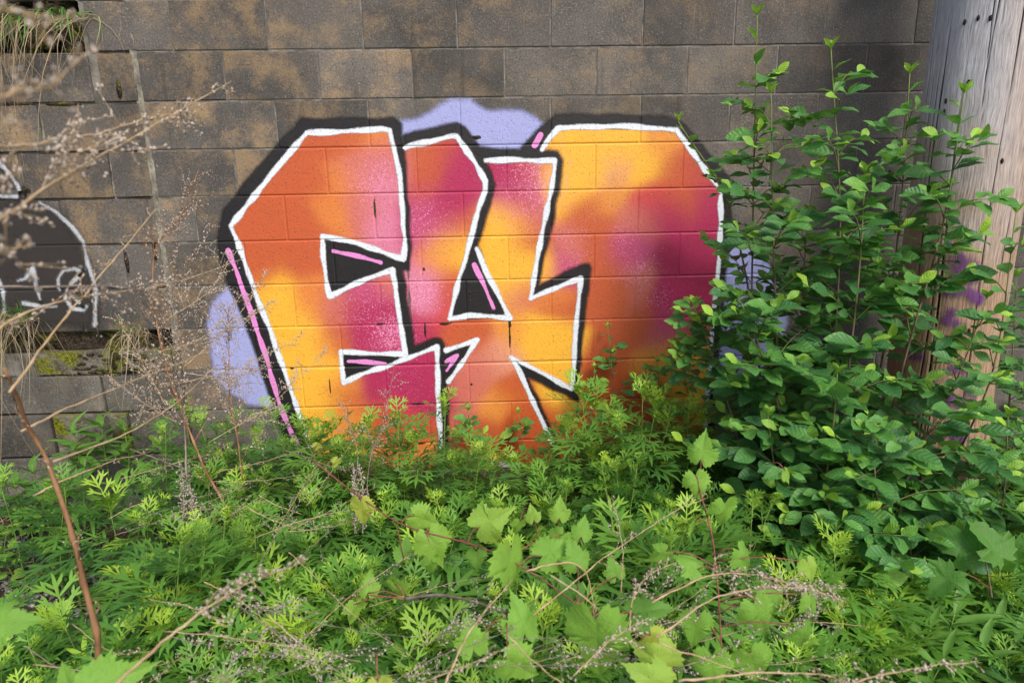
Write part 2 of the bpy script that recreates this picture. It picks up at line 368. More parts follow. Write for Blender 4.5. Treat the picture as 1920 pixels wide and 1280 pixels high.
# fallen-mortar holes, their shade put in as dark lumps, and moss in joints
def lump(c, size, seed, n=10, sub=7):
    rr = np.random.default_rng(seed); th = np.linspace(0, 2 * np.pi, n, endpoint=False); ph = np.linspace(.08, np.pi - .08, sub)
    A, B = np.meshgrid(th, ph); rad = 1 + .35 * (rr.random(A.shape) - .5)
    V = np.stack([rad * np.cos(A) * np.sin(B) * size[0], rad * np.sin(A) * np.sin(B) * size[1], rad * np.cos(B) * size[2]], -1).reshape(-1, 3) + c
    T = []
    for j in range(sub - 1):
        for i in range(n):
            p, q = j * n + i, j * n + (i + 1) % n; T += [(p, p + n, q + n), (p, q + n, q)]
    return V, np.array(T)
for k, (px, py, sx, sz) in enumerate(((47, 358, 12, 7), (118, 440, 12, 12), (25, 196, 40, 4), (120, 195, 30, 3), (150, 594, 5, 22), (238, 492, 4, 18), (223, 168, 4, 14), (290, 470, 4, 18),
                                      (835, 607, 13, 3), (956, 608, 4, 7), (884, 720, 3, 3), (795, 505, 3, 4), (703, 390, 2.5, 16), (797, 618, 2.5, 14), (956, 630, 2, 22), (881, 555, 2.5, 18), (785, 756, 14, 3), (712, 607, 8, 2.5), (548, 690, 5, 2.5), (619, 725, 1.6, 22), (790, 830, 10, 3), (895, 852, 3, 10), (893, 258, 10, 4))):
    c = atY(px, py, 0); s = 2.55e-3
    V, T = lump(c + np.array([0, .001, 0]), (sx * s, .006, sz * s), k)
    mb = MB(); mb.add(V, T); mb.obj('gap_and_moss_lump', M_MOSS, wall)

# lower left: eroded mossy ledge and old footing courses
foot = thing('footing', (-2.6, 0, 0), 'grey crumbling mossy footing courses under the left end of the block wall', 'footing')
FX1 = XCR + .02
def rock_sheet(x0, x1, z0, z1, y, amp, name, mat, parent, nx=60, nz=24, seed=3):
    rr = np.random.default_rng(seed); xs = np.linspace(x0, x1, nx); zs = np.linspace(z0, z1, nz); X, Z = np.meshgrid(xs, zs)
    N = sum(np.sin(X * f * 9 + a) * np.sin(Z * f * 11 + b) / f for f, a, b in zip((1, 2.3, 4.1, 7.7), rr.random(4) * 6, rr.random(4) * 6)) + .5 * (rr.random(X.shape) - .5)
    Y = y - amp * N
    V = np.stack([X.ravel(), Y.ravel(), Z.ravel()], 1) - np.array(parent.location)
    return link(name, npmesh(name, V, gridquads(nx, nz), mat), parent)
rock_sheet(-5, FX1, .62, ZT - 7 * BH + .002, .045, .028, 'mossy_ledge', M_MOSS, foot, 150, 26)
def mat_mossblock():
    g = G('mossy_block'); p = g.pos(); n = g.noise(p, 7, 5, .65); f = g.noise(p, 110, 3, .65); b = g.noise(p, 18, 4, .65)
    c = g.mix(g.ss(b, .3, .7), (.08, .07, .055), (.24, .22, .18)); c = g.mix(g.ss(g.math('ADD', n, g.math('MULTIPLY', g.math('SUBTRACT', f, .5), .4)), .46, .60), c, g.mix(g.ss(f, .35, .65), (.06, .07, .008), (.24, .24, .02)))
    c = g.mix(g.math('MULTIPLY', g.ss(g.noise(p, 4, 4, .6), .55, .7), .8), c, (.03, .025, .02))
    return g.end(g.bsdf(c, 1, g.bump(g.math('ADD', f, g.math('MULTIPLY', b, 2.0)), .9, .012), .08))
M_MOSSBLOCK = mat_mossblock()
MOSSM = [block_mesh('block', M_MOSSBLOCK, c, s + 30) for s, c in enumerate((.3, .5))]
GM = [block_mesh('block', M_GREYBLOCK, c, s + 20) for s, c in enumerate((.15, .3, .4))]
zr = [wz for wz in (atY(220, y, -.02)[2] for y in (657, 702, 772, 850, 925, 1010))]
for j in range(5):
    x = -5 + R.uniform(0, .3)
    while x < FX1 - .03:
        x1 = min(x + R.choice((.28, .36, .42)), FX1)
        if not (j == 0 and x1 < wx(140, 680)):
            o = put_block(x + .005, x1 - .005, zr[j + 1] + .005, zr[j] - .003, -.012 - .012 * j + R.uniform(-.012, .012), MOSSM if j == 0 or R.random() < .15 else GM, foot, tilt=.014); o.location.x -= foot.location.x
        x = x1
quadm = MB(); quad(quadm, -5, FX1, -.2, zr[0] - .01, .02); quadm.obj('mortar', M_MORTAR, foot)
mb = MB()
for k in range(160):
    px = R.uniform(130, 290); c = atY(px, R.choice((R.uniform(662, 700), R.uniform(702, 706), R.uniform(770, 774))), -.016)
    if c[0] < FX1: mb.add(*lump(c, (R.uniform(.006, .022), .006, R.uniform(.003, .008)), k))
mb.obj('moss_growth', M_MOSS, foot, 'stuff')

# ------------------------------------------------------------------ graffiti, laid as thin films that follow the block relief
FG = .006
JO = np.array([-.0046, -.0024, 0, .0024, .0046])
def with_joints(u, step, org):
    k = np.arange(math.floor((u[0] - org) / step), math.ceil((u[-1] - org) / step) + 1) * step + org; j = (k[:, None] + JO[None]).ravel(); j = j[(j > u[0]) & (j < u[-1])]
    keep = np.array([np.abs(j - v).min() > .0022 for v in u]); return np.unique(np.concatenate([u[keep], j]))
fx = with_joints(np.arange(-2.75, 1.75, FG), BL / 2, 0.0); fz = with_joints(np.arange(-.02, 2.1, FG), BH, ZT)
FXX, FZZ = np.meshgrid(fx, fz)
def film_height(X, Z):
    rr = np.floor((ZT - Z) / BH).astype(int); st = np.where(rr % 2 == 0, 0., .5)
    cc = np.floor(X / BL - st) + st
    dx = np.minimum(X / BL - cc, cc + 1 - X / BL) * BL; dz = np.minimum((ZT - Z) / BH - rr, rr + 1 - (ZT - Z) / BH) * BH
    de = np.minimum(dx, dz); de = np.where(X < XCR, dz, de)
    return -.0032 * np.clip((.0046 - de) / .0022, 0, 1)
FH = film_height(FXX, FZZ) + .0016
WOB = .0026 * np.sin(FXX * 31 + 3 * np.sin(FZZ * 17)) + .0012 * np.sin(FZZ * 43 + 2 * np.sin(FXX * 23))
def sd_seg(P, hw):
    P = np.asarray(P); d = np.full(FXX.shape, 9.)
    for (a, b) in zip(P[:-1], P[1:]):
        m = .06 + hw; i0, i1 = np.searchsorted(fx, (min(a[0], b[0]) - m, max(a[0], b[0]) + m)); j0, j1 = np.searchsorted(fz, (min(a[1], b[1]) - m, max(a[1], b[1]) + m))
        if i1 <= i0 or j1 <= j0: continue
        X = FXX[j0:j1, i0:i1] - a[0]; Z = FZZ[j0:j1, i0:i1] - a[1]; v = b - a
        t = np.clip((X * v[0] + Z * v[1]) / (v @ v + 1e-12), 0, 1)
        d[j0:j1, i0:i1] = np.minimum(d[j0:j1, i0:i1], np.hypot(X - t * v[0], Z - t * v[1]))
    return d - hw
def sd_poly(P):
    P = np.asarray(P); Q = np.vstack([P, P[:1]]); ed = np.minimum(sd_seg(Q, 0), .05)
    ins = np.zeros(FXX.shape, bool)
    for a, b in zip(Q[:-1], Q[1:]):
        c = (a[1] > FZZ) != (b[1] > FZZ)
        ins ^= c & (FXX < (b[0] - a[0]) * (FZZ - a[1]) / (b[1] - a[1] + 1e-12) + a[0])
    return np.where(ins, -ed, ed)
PXM = 2.52e-3                                       # metres per photo pixel on the wall
def stroke(pts, wpx): return sd_seg(wallxz(pts), wpx * PXM / 2)
def poly(pts): return sd_poly(wallxz(pts))
def film(name, sd, mat, parent, lift, margin=.03, extra=None):
    keep = sd < margin
    kq = keep[:-1, :-1] | keep[1:, :-1] | keep[:-1, 1:] | keep[1:, 1:]
    j, i = np.nonzero(kq); nx = len(fx); b = j * nx + i
    Q = np.stack([b, b + 1, b + 1 + nx, b + nx], 1); u, inv = np.unique(Q, return_inverse=True); Q = inv.reshape(Q.shape)
    V = np.stack([FXX.ravel()[u], -(FH.ravel()[u] + lift), FZZ.ravel()[u]], 1) - np.array(parent.location)
    at = {'sd': ('FLOAT', (np.minimum(sd, .2) + WOB).ravel()[u])}
    for k, (t, a) in (extra or {}).items(): at[k] = (t, a.reshape(-1, a.shape[-1])[u] if a.ndim == 3 else a.ravel()[u])
    return link(name, npmesh(name, V, Q, mat, at), parent)

E_W = [(582, 835), (544, 725), (507, 618), (479, 548), (466, 512), (452, 470), (445, 451), (433, 424), (478, 367), (529, 305), (575, 250), (619, 248), (685, 245), (716, 241), (731, 245), (737, 270), (750, 329), (753, 366), (756, 419), (759, 448), (757, 486),
       (725, 475), (672, 456), (604, 442), (607, 485), (611, 517), (618, 556), (639, 545), (689, 522), (736, 506), (742, 542), (751, 607), (761, 663), (718, 663), (639, 659), (644, 717), (678, 701), (732, 684), (777, 666), (819, 650), (821, 695), (822, 764), (827, 835)]
K_W = [(760, 278), (769, 273), (806, 266), (846, 256), (856, 256), (865, 269), (889, 302), (910, 339), (910, 358), (899, 385), (885, 438), (873, 486), (861, 520), (843, 597), (880, 591), (923, 593), (956, 596), (914, 514), (894, 466)]
N_W = [(910, 301), (953, 300), (1040, 302), (1040, 313), (1032, 363), (1014, 446), (1002, 517), (995, 559), (1021, 548), (1089, 521), (1087, 542), (1080, 607), (1075, 697), (1072, 730), (1021, 701), (958, 669), (974, 694), (993, 739), (1016, 787), (1034, 828)]
S_W = [(837, 656), (861, 648), (894, 637), (872, 672), (841, 715)]
D_W = [(1016, 281), (1029, 260), (1048, 240), (1159, 237), (1239, 241), (1267, 245), (1287, 270), (1329, 329), (1351, 356), (1351, 419), (1348, 480), (1345, 520), (1338, 575), (1332, 654), (1328, 719), (1322, 800)]
graf = thing('graffiti', (0, 0, 0), 'large orange, magenta and yellow spray-painted lettering outlined in black and white', 'graffiti')
CL = [[(752, 228), (780, 222), (806, 212), (825, 195), (846, 185), (881, 187), (899, 201), (915, 208), (947, 204), (979, 209), (1006, 222), (1018, 234), (1011, 246), (974, 288), (899, 285), (873, 245), (857, 235), (806, 245), (752, 256)],
      [(428, 538), (408, 556), (394, 579), (390, 607), (394, 657), (402, 705), (431, 736), (464, 756), (512, 765), (480, 650), (440, 540)],
      [(1360, 435), (1400, 437), (1432, 480), (1470, 555), (1476, 610), (1445, 690), (1410, 735), (1335, 740)]]
for c in CL: film('cloud', poly(c), P_LAV, graf, 0.0)
# letter fills with colour sampled at marked points
CK = dict(O=(196, 86, 36), OY=(222, 125, 42), Y=(246, 178, 22), YO=(228, 142, 42), PK=(216, 120, 150), OP=(205, 105, 88), P=(226, 148, 112), M=(176, 28, 82), MP=(192, 66, 112), RO=(190, 70, 55), Rd=(206, 55, 58), OD=(198, 84, 22), MD=(150, 20, 68), YP=(228, 155, 90))
PTS = '''560 280 O;640 270 O;700 265 OY;720 300 OP;520 350 O;600 350 O;650 345 OY;715 330 PK;680 330 OP;470 430 O;540 430 O;620 400 OY;680 400 OP;720 420 PK;735 465 PK;500 500 O;560 500 O;590 470 O;530 570 Y;590 570 OY;640 590 OP;690 550 MP;720 520 OP;730 600 M;690 600 M;530 640 Y;600 640 YO;640 630 O;700 640 M;735 640 MP;570 720 Y;610 720 YO;640 750 O;700 730 M;760 720 M;790 680 M;800 740 M;580 790 Y;640 800 YO;720 790 O;770 780 Rd;800 800 O;590 850 YO;545 600 Y;515 560 Y;555 660 Y;560 690 Y;590 690 Y;570 760 Y;600 760 Y;595 820 Y;640 720 YO;560 610 Y;1270 700 Y;1300 700 Y;1250 660 YO;1300 740 Y;700 850 OY;800 850 YO;
790 300 O;830 290 RO;870 310 M;880 340 M;800 340 RO;800 380 MP;850 380 M;790 440 MP;830 430 MP;860 440 O;820 480 OY;850 480 Y;780 520 PK;790 560 PK;840 540 O;810 600 Rd;830 560 Rd;790 620 M;850 620 O;880 610 O;930 320 M;1000 320 RO;960 350 M;1000 360 MP;940 380 MP;1000 390 OP;930 430 Y;960 420 YO;990 440 O;930 480 Y;990 490 Y;960 540 Y;980 560 OP;1030 560 OY;1060 580 O;970 620 YO;1000 640 Y;1050 640 Y;900 680 OP;930 670 P;880 740 OP;920 760 YO;950 730 OD;1040 720 Y;1000 800 OD;900 820 O;1050 790 OD;860 800 OP;900 860 OD;1000 860 OD;
1060 260 Y;1150 260 Y;1250 265 YO;1090 310 Y;1150 310 YP;1220 310 Y;1270 320 O;1310 330 RO;1060 350 Y;1100 390 O;1150 370 YO;1230 380 Rd;1270 380 O;1320 390 M;1070 450 OP;1130 430 O;1200 420 OP;1250 420 M;1310 450 M;1050 490 MP;1130 490 O;1180 480 MP;1250 490 MD;1310 510 MD;1140 560 O;1200 540 OP;1260 560 M;1300 570 M;1150 640 O;1210 600 O;1260 620 MP;1300 640 Rd;1150 700 OD;1230 690 YO;1290 680 Y;1310 700 Y;1220 740 O;1150 820 OD;1280 800 OD'''.replace('\n', '').split(';')
W = np.zeros(FXX.shape); CC = np.zeros(FXX.shape + (3,))
warpx = FXX + .03 * np.sin(FZZ * 9 + 2 * np.sin(FXX * 7)); warpz = FZZ + .03 * np.sin(FXX * 8 + 1.7 * np.sin(FZZ * 6))
for s in PTS:
    a, b, k = s.split(); q = atY(float(a), float(b), 0)
    wgt = np.exp(-((warpx - q[0]) ** 2 + (warpz - q[2]) ** 2) / (2 * .053 ** 2)) + 1e-9 / ((FXX - q[0]) ** 2 + (FZZ - q[2]) ** 2 + .01)
    wgt = wgt * (2.0 if k == 'Y' else 1.7 if k in ('M', 'MD') else 1); W += wgt; CC += wgt[..., None] * lin(CK[k])
CC /= W[..., None]; CC = CC * .93 + .07 * CC.mean(-1, keepdims=True); CC = np.concatenate([CC, np.ones(FXX.shape + (1,))], -1)
SPK = np.full(FXX.shape, .05)
for a, b, r_, v in ((700, 340, 50, .7), (720, 430, 60, .5), (735, 625, 45, .95), (700, 590, 70, .6), (785, 550, 40, .95), (790, 430, 60, .6), (1010, 340, 60, .8), (980, 380, 60, .6), (1120, 330, 80, .35), (1070, 440, 50, .5), (1200, 510, 34, .7), (1235, 560, 30, .6), (1170, 450, 36, .55), (760, 720, 60, .4), (1080, 480, 40, .5), (640, 560, 80, .35), (1160, 400, 70, .25)):
    q = atY(a, b, 0); SPK = np.maximum(SPK, v * np.exp(-((FXX - q[0]) ** 2 + (FZZ - q[2]) ** 2) / (2 * (r_ * PXM) ** 2)))
EX = {'col': ('FLOAT_COLOR', CC), 'spk': ('FLOAT', SPK)}
E_F = [(433, 424), (575, 250), (716, 241), (735, 248), (757, 366), (764, 500), (772, 655), (826, 645), (832, 875), (598, 875), (582, 835), (507, 618)]
K_F = [(735, 262), (760, 277), (846, 255), (865, 268), (912, 300), (1040, 300), (1042, 330), (1020, 450), (1004, 545), (1095, 505), (1082, 735), (1082, 875), (834, 875), (828, 647), (774, 655), (766, 500), (759, 366)]
D_F = [(1016, 285), (1029, 260), (1048, 240), (1267, 245), (1351, 356), (1351, 419), (1345, 520), (1328, 719), (1320, 870), (1084, 875), (1084, 735), (1097, 505), (1006, 545), (1022, 450), (1044, 330), (1042, 300)]
LL = [.0004, .0006, .0008]
for P, l in ((E_F, 'orange and yellow first letter with pink blush'), (K_F, 'magenta, orange and yellow middle letter'), (D_F, 'yellow, orange and dark magenta last letter')):
    tag(film('letter', poly(P), P_FILL, graf, LL.pop(), .012, EX), l)
# black: outer shadow, gaps between the letters, counters
BP = [[(566, 222), (738, 221), (752, 233), (757, 270), (742, 275), (734, 246), (716, 242), (575, 251), (529, 306), (478, 368), (434, 424), (452, 470), (507, 618), (545, 725), (590, 850), (592, 880), (545, 880), (521, 781), (492, 702), (464, 618), (436, 551), (422, 517), (407, 460), (412, 420), (420, 393), (460, 339), (520, 270)],
      [(734, 246), (753, 250), (760, 286), (765, 366), (771, 446), (769, 507), (757, 508), (768, 584), (778, 646), (816, 633), (827, 635), (832, 643), (836, 657), (838, 725), (841, 753), (841, 880), (824, 880), (821, 764), (819, 650), (732, 684), (644, 717), (639, 659), (761, 663), (751, 607), (742, 542), (736, 506), (618, 556), (611, 517), (604, 442), (672, 456), (757, 486), (757, 448), (753, 366), (750, 329)],
      [(753, 253), (806, 240), (857, 230), (873, 238), (891, 265), (899, 275), (974, 281), (1006, 243), (1018, 236), (1029, 225), (1042, 214), (1133, 214), (1239, 217), (1279, 230), (1313, 267), (1366, 329), (1372, 353), (1368, 445), (1362, 506), (1357, 557), (1349, 660), (1343, 730), (1335, 880), (1318, 880), (1328, 719), (1338, 575), (1345, 520), (1351, 419), (1351, 356), (1267, 245), (1159, 237), (1048, 240), (1016, 281), (1045, 285), (1056, 300), (1053, 329), (1037, 419), (1027, 456), (1011, 534), (1090, 494), (1104, 492), (1109, 503), (1097, 592), (1088, 688), (1084, 752), (1060, 742), (990, 708), (1010, 747), (1042, 820), (1048, 880), (1040, 880), (1029, 818), (973, 694), (957, 669), (1072, 729), (1080, 607), (1088, 521), (995, 559), (1002, 517), (1032, 363), (1040, 302), (910, 302), (923, 326), (930, 347), (923, 371), (910, 419), (897, 458), (914, 514), (956, 596), (843, 597), (861, 520), (885, 438), (910, 358), (910, 339), (865, 269), (846, 256), (760, 278)],
      [(834, 654), (861, 648), (894, 637), (841, 715), (832, 700)]]
film('black_outline', np.minimum.reduce([poly(P) for P in BP]), P_BLACK, graf, .0014, .03)
for Wl in (E_W, K_W, N_W, S_W, D_W): film('white_outline', stroke(Wl, 8.9), P_WHITE, graf, .0021, .012)
for Wl, wd in (([(890, 860), (930, 868), (970, 872)], 8), ([(1148, 815), (1175, 811), (1173, 835)], 8), ([(1382, 780), (1372, 805)], 8), ([(475, 846), (481, 848)], 12), ([(494, 841), (499, 840)], 10), ([(1402, 815), (1420, 822)], 26)):
    film('white_mark', stroke(Wl, wd), P_WHITE, graf, .0021, .012)
for Pk, wd in (([(428, 469), (442, 503), (473, 590), (501, 674), (526, 762), (560, 838)], 9), ([(626, 471), (660, 477), (714, 492)], 8), ([(653, 677), (690, 678), (723, 681)], 8), ([(889, 496), (908, 536), (926, 577)], 8), ([(1003, 273), (1013, 254)], 12), ([(836, 678), (858, 665), (838, 694)], 7)):
    film('pink_highlight', stroke(Pk, wd), P_PINK, graf, .0027, .012)
film('purple_line', stroke([(740, 876), (790, 885), (850, 880)], 7), P_PINK, graf, .0027, .012)
tagg = thing('graffiti_tag', (-2.4, 0, 1.2), 'old thin white spray tag with the number 18 over dark paint', 'graffiti')
FH = FH + .006                                      # the old blocks at the left stand a little uneven
film('dark_patch', poly([(-60, 385), (40, 372), (80, 380), (122, 404), (150, 450), (178, 520), (180, 612), (-60, 612)]), P_GREY, tagg, 0, .05)
film('dark_patch', poly([(-40, 290), (5, 305), (36, 345), (40, 368), (-40, 368)]), P_GREY, tagg, 0, .05)
for T_ in ([(-40, 290), (0, 302), (20, 325), (36, 348), (41, 369)], [(-40, 372), (0, 368), (41, 368)], [(78, 380), (108, 397), (138, 425), (158, 452), (166, 490), (174, 515), (181, 535), (182, 560), (180, 610)],
           [(36, 526), (50, 522), (64, 502), (70, 535), (80, 568)], [(46, 568), (80, 573), (108, 574)], [(160, 508), (145, 522), (135, 532)], [(158, 512), (142, 503), (120, 508), (111, 522), (113, 540), (124, 546), (142, 558), (160, 576)], [(127, 542), (125, 560), (138, 578), (158, 580), (164, 574)], [(0, 524), (8, 545), (12, 590)]):
    film('white_line', stroke(T_, 5.2), P_OLDWHITE, tagg, .0012, .016)

# ------------------------------------------------------------------ utility pole
PC = np.array([1.615, -.455]); PR = .192
pole = thing('utility_pole', (PC[0], PC[1], 0), 'weathered cracked wooden utility pole with purple paint in front of the wall', 'pole')
def mat_wood():
    g = G('weathered_wood'); tc = g.n('TexCoord').outputs['Object']; z = g.n('SeparateXYZ', {0: tc}).outputs[2]
    an = g.attr('ang'); q = g.n('CombineXYZ', {0: g.math('MULTIPLY', an, .19), 1: 0.0, 2: g.math('MULTIPLY', z, .055)}).outputs[0]
    wob = g.noise(tc, 4, 2); q = g.vm('ADD', q, g.n('CombineXYZ', {0: g.math('MULTIPLY', g.math('SUBTRACT', wob, .5), .03), 1: 0.0, 2: 0.0}).outputs[0])
    f = g.noise(q, 190, 5, .7); f2 = g.noise(q, 45, 4, .6); b = g.noise(tc, 5, 4, .6)
    grey = g.mix(g.ss(f, .3, .7), (.37, .36, .375), (.66, .65, .67)); brown = g.mix(g.ss(f, .3, .7), (.16, .085, .04), (.52, .31, .15))
    low = g.ss(g.math('ADD', z, g.math('MULTIPLY', g.math('SUBTRACT', b, .5), 1.2)), 2.1, 1.0)
    side = g.ss(g.math('ADD', an, g.math('MULTIPLY', b, .5)), .0, 1.5)  # sunlit warm flank painted as brown against the shaded bluish grey
    c = g.mix(g.math('MULTIPLY', g.math('MAXIMUM', low, g.math('MULTIPLY', side, .75)), .85), grey, brown)
    rust = g.math('MULTIPLY', g.ss(f2, .64, .78), .45); c = g.mix(rust, c, (.16, .085, .045))
    c = g.mix(g.math('MULTIPLY', g.ss(f, .40, .28), .45), c, (.07, .055, .05))
    c = g.mix(g.ss(g.attr('crk'), .15, .6), c, (.025, .018, .014))
    h = g.math('ADD', f, g.math('MULTIPLY', f2, .6))
    return g.end(g.bsdf(c, .9, g.bump(h, .7, .008), .15))
M_WOOD = mat_wood()
NA, NZ = 420, 150; az = np.linspace(-math.pi, math.pi, NA); zz = np.linspace(-.2, 4.6, NZ); A_, Z_ = np.meshgrid(az, zz)
rad = PR * (1 - .018 * (Z_ - 1)) + .004 * np.sin(3 * A_ + Z_) + .002 * np.sin(7 * A_ - 2 * Z_); crk = np.zeros(A_.shape)
pr_ = random.Random(5)
for k in range(46):
    a0 = pr_.uniform(-math.pi, math.pi) if k > 14 else pr_.uniform(-2.6, -.2); z0 = pr_.uniform(0, 3.2); L = pr_.uniform(.35, 1.6) * (1 if k < 12 else .45); dr = pr_.uniform(-.09, .09)
    big = pr_.random(); wd = .008 + .009 * big
    d = np.abs(A_ - a0 - dr * (Z_ - z0) - .025 * np.sin(Z_ * 5 + k)); m = np.exp(-(d / wd) ** 2) * np.clip(1.3 - np.abs(Z_ - z0) / L * 1.3, 0, 1)
    crk = np.maximum(crk, m); rad -= (.003 + .007 * big) * m
lowrot = np.clip((.75 - Z_) / .6, 0, 1); rad += lowrot * (.012 * np.sin(26 * A_ + 3 * np.sin(Z_ * 9)) * np.sin(Z_ * 14 + 5 * np.sin(A_ * 4)) + .008 * (NR.random(A_.shape) - .5) + .012)
def pole_pt(a, z, lift=0.0):
    i = int((a + math.pi) / (2 * math.pi) * (NA - 1)); j = int((z + .2) / 4.8 * (NZ - 1)); r_ = rad[j, i] + lift
    return np.array([r_ * math.cos(a), r_ * math.sin(a), z])
Vp = np.stack([rad * np.cos(A_), rad * np.sin(A_), Z_], -1).reshape(-1, 3)
link('trunk', npmesh('trunk', Vp, gridquads(NA, NZ), M_WOOD, {'ang': ('FLOAT', (((A_ + 2.23 + math.pi) % (2 * math.pi)) - math.pi).ravel()), 'crk': ('FLOAT', crk.ravel())}), pole)
# purple tag sprayed on the pole (film that follows the wood)
def pole_ang(px, py):
    d = ray(px, py); D2 = np.array(d[:2]); o = CAM[:2] - PC; a = D2 @ D2; b = o @ D2; c = o @ o - PR ** 2; t = (-b - math.sqrt(max(b * b - a * c, 0))) / a
    P = CAM + t * d; return math.atan2(P[1] - PC[1], P[0] - PC[0]), P[2]
def pole_film(strokes, name):
    fa = np.linspace(-2.9, -.1, 230); fzz = np.linspace(.3, 1.5, 200); FA, FZ = np.meshgrid(fa, fzz); sd = np.full(FA.shape, 9.)
    for pts, wpx in strokes:
        P = np.array([pole_ang(*p) for p in pts]); hw = wpx * 2.4e-3 / 2
        for a, b in zip(P[:-1], P[1:]):
            X = (FA - a[0]) * PR; Z = FZ - a[1]; v = np.array([(b[0] - a[0]) * PR, b[1] - a[1]]); t = np.clip((X * v[0] + Z * v[1]) / (v @ v + 1e-9), 0, 1)
            sd = np.minimum(sd, np.hypot(X - t * v[0], Z - t * v[1]) - hw)
    keep = sd < .03; kq = keep[:-1, :-1] | keep[1:, :-1] | keep[:-1, 1:] | keep[1:, 1:]; j, i = np.nonzero(kq); nx = len(fa); b = j * nx + i
    Q = np.stack([b, b + 1, b + 1 + nx, b + nx], 1); u, inv = np.unique(Q, return_inverse=True); Q = inv.reshape(Q.shape)
    V = np.array([pole_pt(a, z, .004) for a, z in zip(FA.ravel()[u], FZ.ravel()[u])])
    return link(name, npmesh(name, V, Q, P_PURPLE, {'sd': ('FLOAT', sd.ravel()[u])}), pole)
tag(pole_film([([(1795, 485), (1815, 492), (1833, 510), (1825, 522), (1795, 530), (1780, 545), (1810, 545), (1835, 560)], 17), ([(1790, 490), (1800, 505), (1782, 545)], 14)], 'purple_tag'), 'purple sprayed curl like a number two')
pole_film([([(1785, 585), (1775, 600), (1800, 610), (1795, 635), (1785, 650)], 13), ([(1705, 665), (1722, 668)], 14), ([(1740, 722), (1752, 730)], 16), ([(1775, 745), (1800, 755)], 20), ([(1770, 810), (1800, 822)], 16), ([(1710, 815), (1722, 845), (1742, 868)], 16), ([(1815, 735), (1825, 740)], 9), ([(1785, 690), (1805, 695)], 12)], 'purple_smear')
for px, py in ((1809, 42), (1834, 34), (1857, 34), (1816, 155), (1879, 302), (1773, 190), (1770, 210), (1811, 447), (1816, 620)):
    a, z = pole_ang(px, py); V, T = lump(pole_pt(a, z), (.0055, .0055, .010), px)
    g0 = MB(); g0.add(V, T); o = link('nail_hole', g0.mesh('nail_hole', None), pole)
    if 'M_HOLE' not in globals():
        gg = G('rusty_hole'); M_HOLE = gg.end(gg.bsdf((.03, .015, .01), .9))
    o.data.materials.append(M_HOLE)

# ------------------------------------------------------------------ leaf shapes (base at origin, tip along +Y, face +Z)
def mug_leaf(seed):
    rr = random.Random(seed); V = []; T = []; L = []
    def blade(b, ang, ln, wd, z0):
        dx, dy = math.sin(ang), math.cos(ang); nx, ny = dy, -dx; n0 = len(V)
        for t, w_ in ((0, .35), (.5, 1.0), (.8, .62)):
            for s in (-1, 1): V.append((b[0] + dx * ln * t + s * nx * wd * w_ / 2, b[1] + dy * ln * t + s * ny * wd * w_ / 2, z0 + .10 * t * ln))
        V.append((b[0] + dx * ln, b[1] + dy * ln, z0 + .02 * ln))
        for k in (0, 2): T.extend([(n0 + k, n0 + k + 1, n0 + k + 3), (n0 + k, n0 + k + 3, n0 + k + 2)])
        T.append((n0 + 4, n0 + 5, n0 + 6))
    blade((0, 0), 0, .70, .030, 0); blade((0, .55), 0, .48, .064, .0)
    for y, ln, wd in ((.20, .20, .044), (.37, .44, .060), (.57, .44, .062), (.73, .28, .054)):
        for s in (-1, 1):
            a = s * (rr.uniform(.80, 1.05) - y * .35); l2 = ln * rr.uniform(.85, 1.15); b = (0, y + rr.uniform(-.03, .03))
            blade(b, a, l2, wd, .004)
            if ln > .3:
                q = .5; bb = (b[0] + math.sin(a) * l2 * q, b[1] + math.cos(a) * l2 * q); blade(bb, a + s * .55, l2 * .46, wd * .75, .03); blade(bb, a - s * .5, l2 * .46, wd * .75, .03)
    V = np.array(V); V[:, 2] += -.30 * V[:, 1] ** 2 + .10 * np.abs(V[:, 0]) + .12 * V[:, 1]
    return V, np.array(T)
def strip_leaf(prof, fold, bend, wave=0, seed=0, n=8):
    rr = random.Random(seed); ph = rr.uniform(0, 6); V = []; T = []
    for i in range(n + 1):
        t = i / n; w_ = np.interp(t, [p[0] for p in prof], [p[1] for p in prof])
        for u in (-1, -.5, 0, .5, 1):
            V.append((u * w_, t, fold * abs(u) * w_ - bend * t * t + wave * w_ * math.sin(t * 11 + ph + (u > 0) * 1.3) * abs(u)))
    for i in range(n):
        for k in range(4): a = i * 5 + k; T += [(a, a + 1, a + 6), (a, a + 6, a + 5)]
    return np.array(V), np.array(T)
OV = [(0, .015), (.08, .03), (.16, .13), (.3, .23), (.5, .275), (.68, .26), (.82, .19), (.93, .09), (1, .005)]
LANCE = [(0, .01), (.12, .06), (.35, .12), (.6, .105), (.85, .05), (1, .002)]
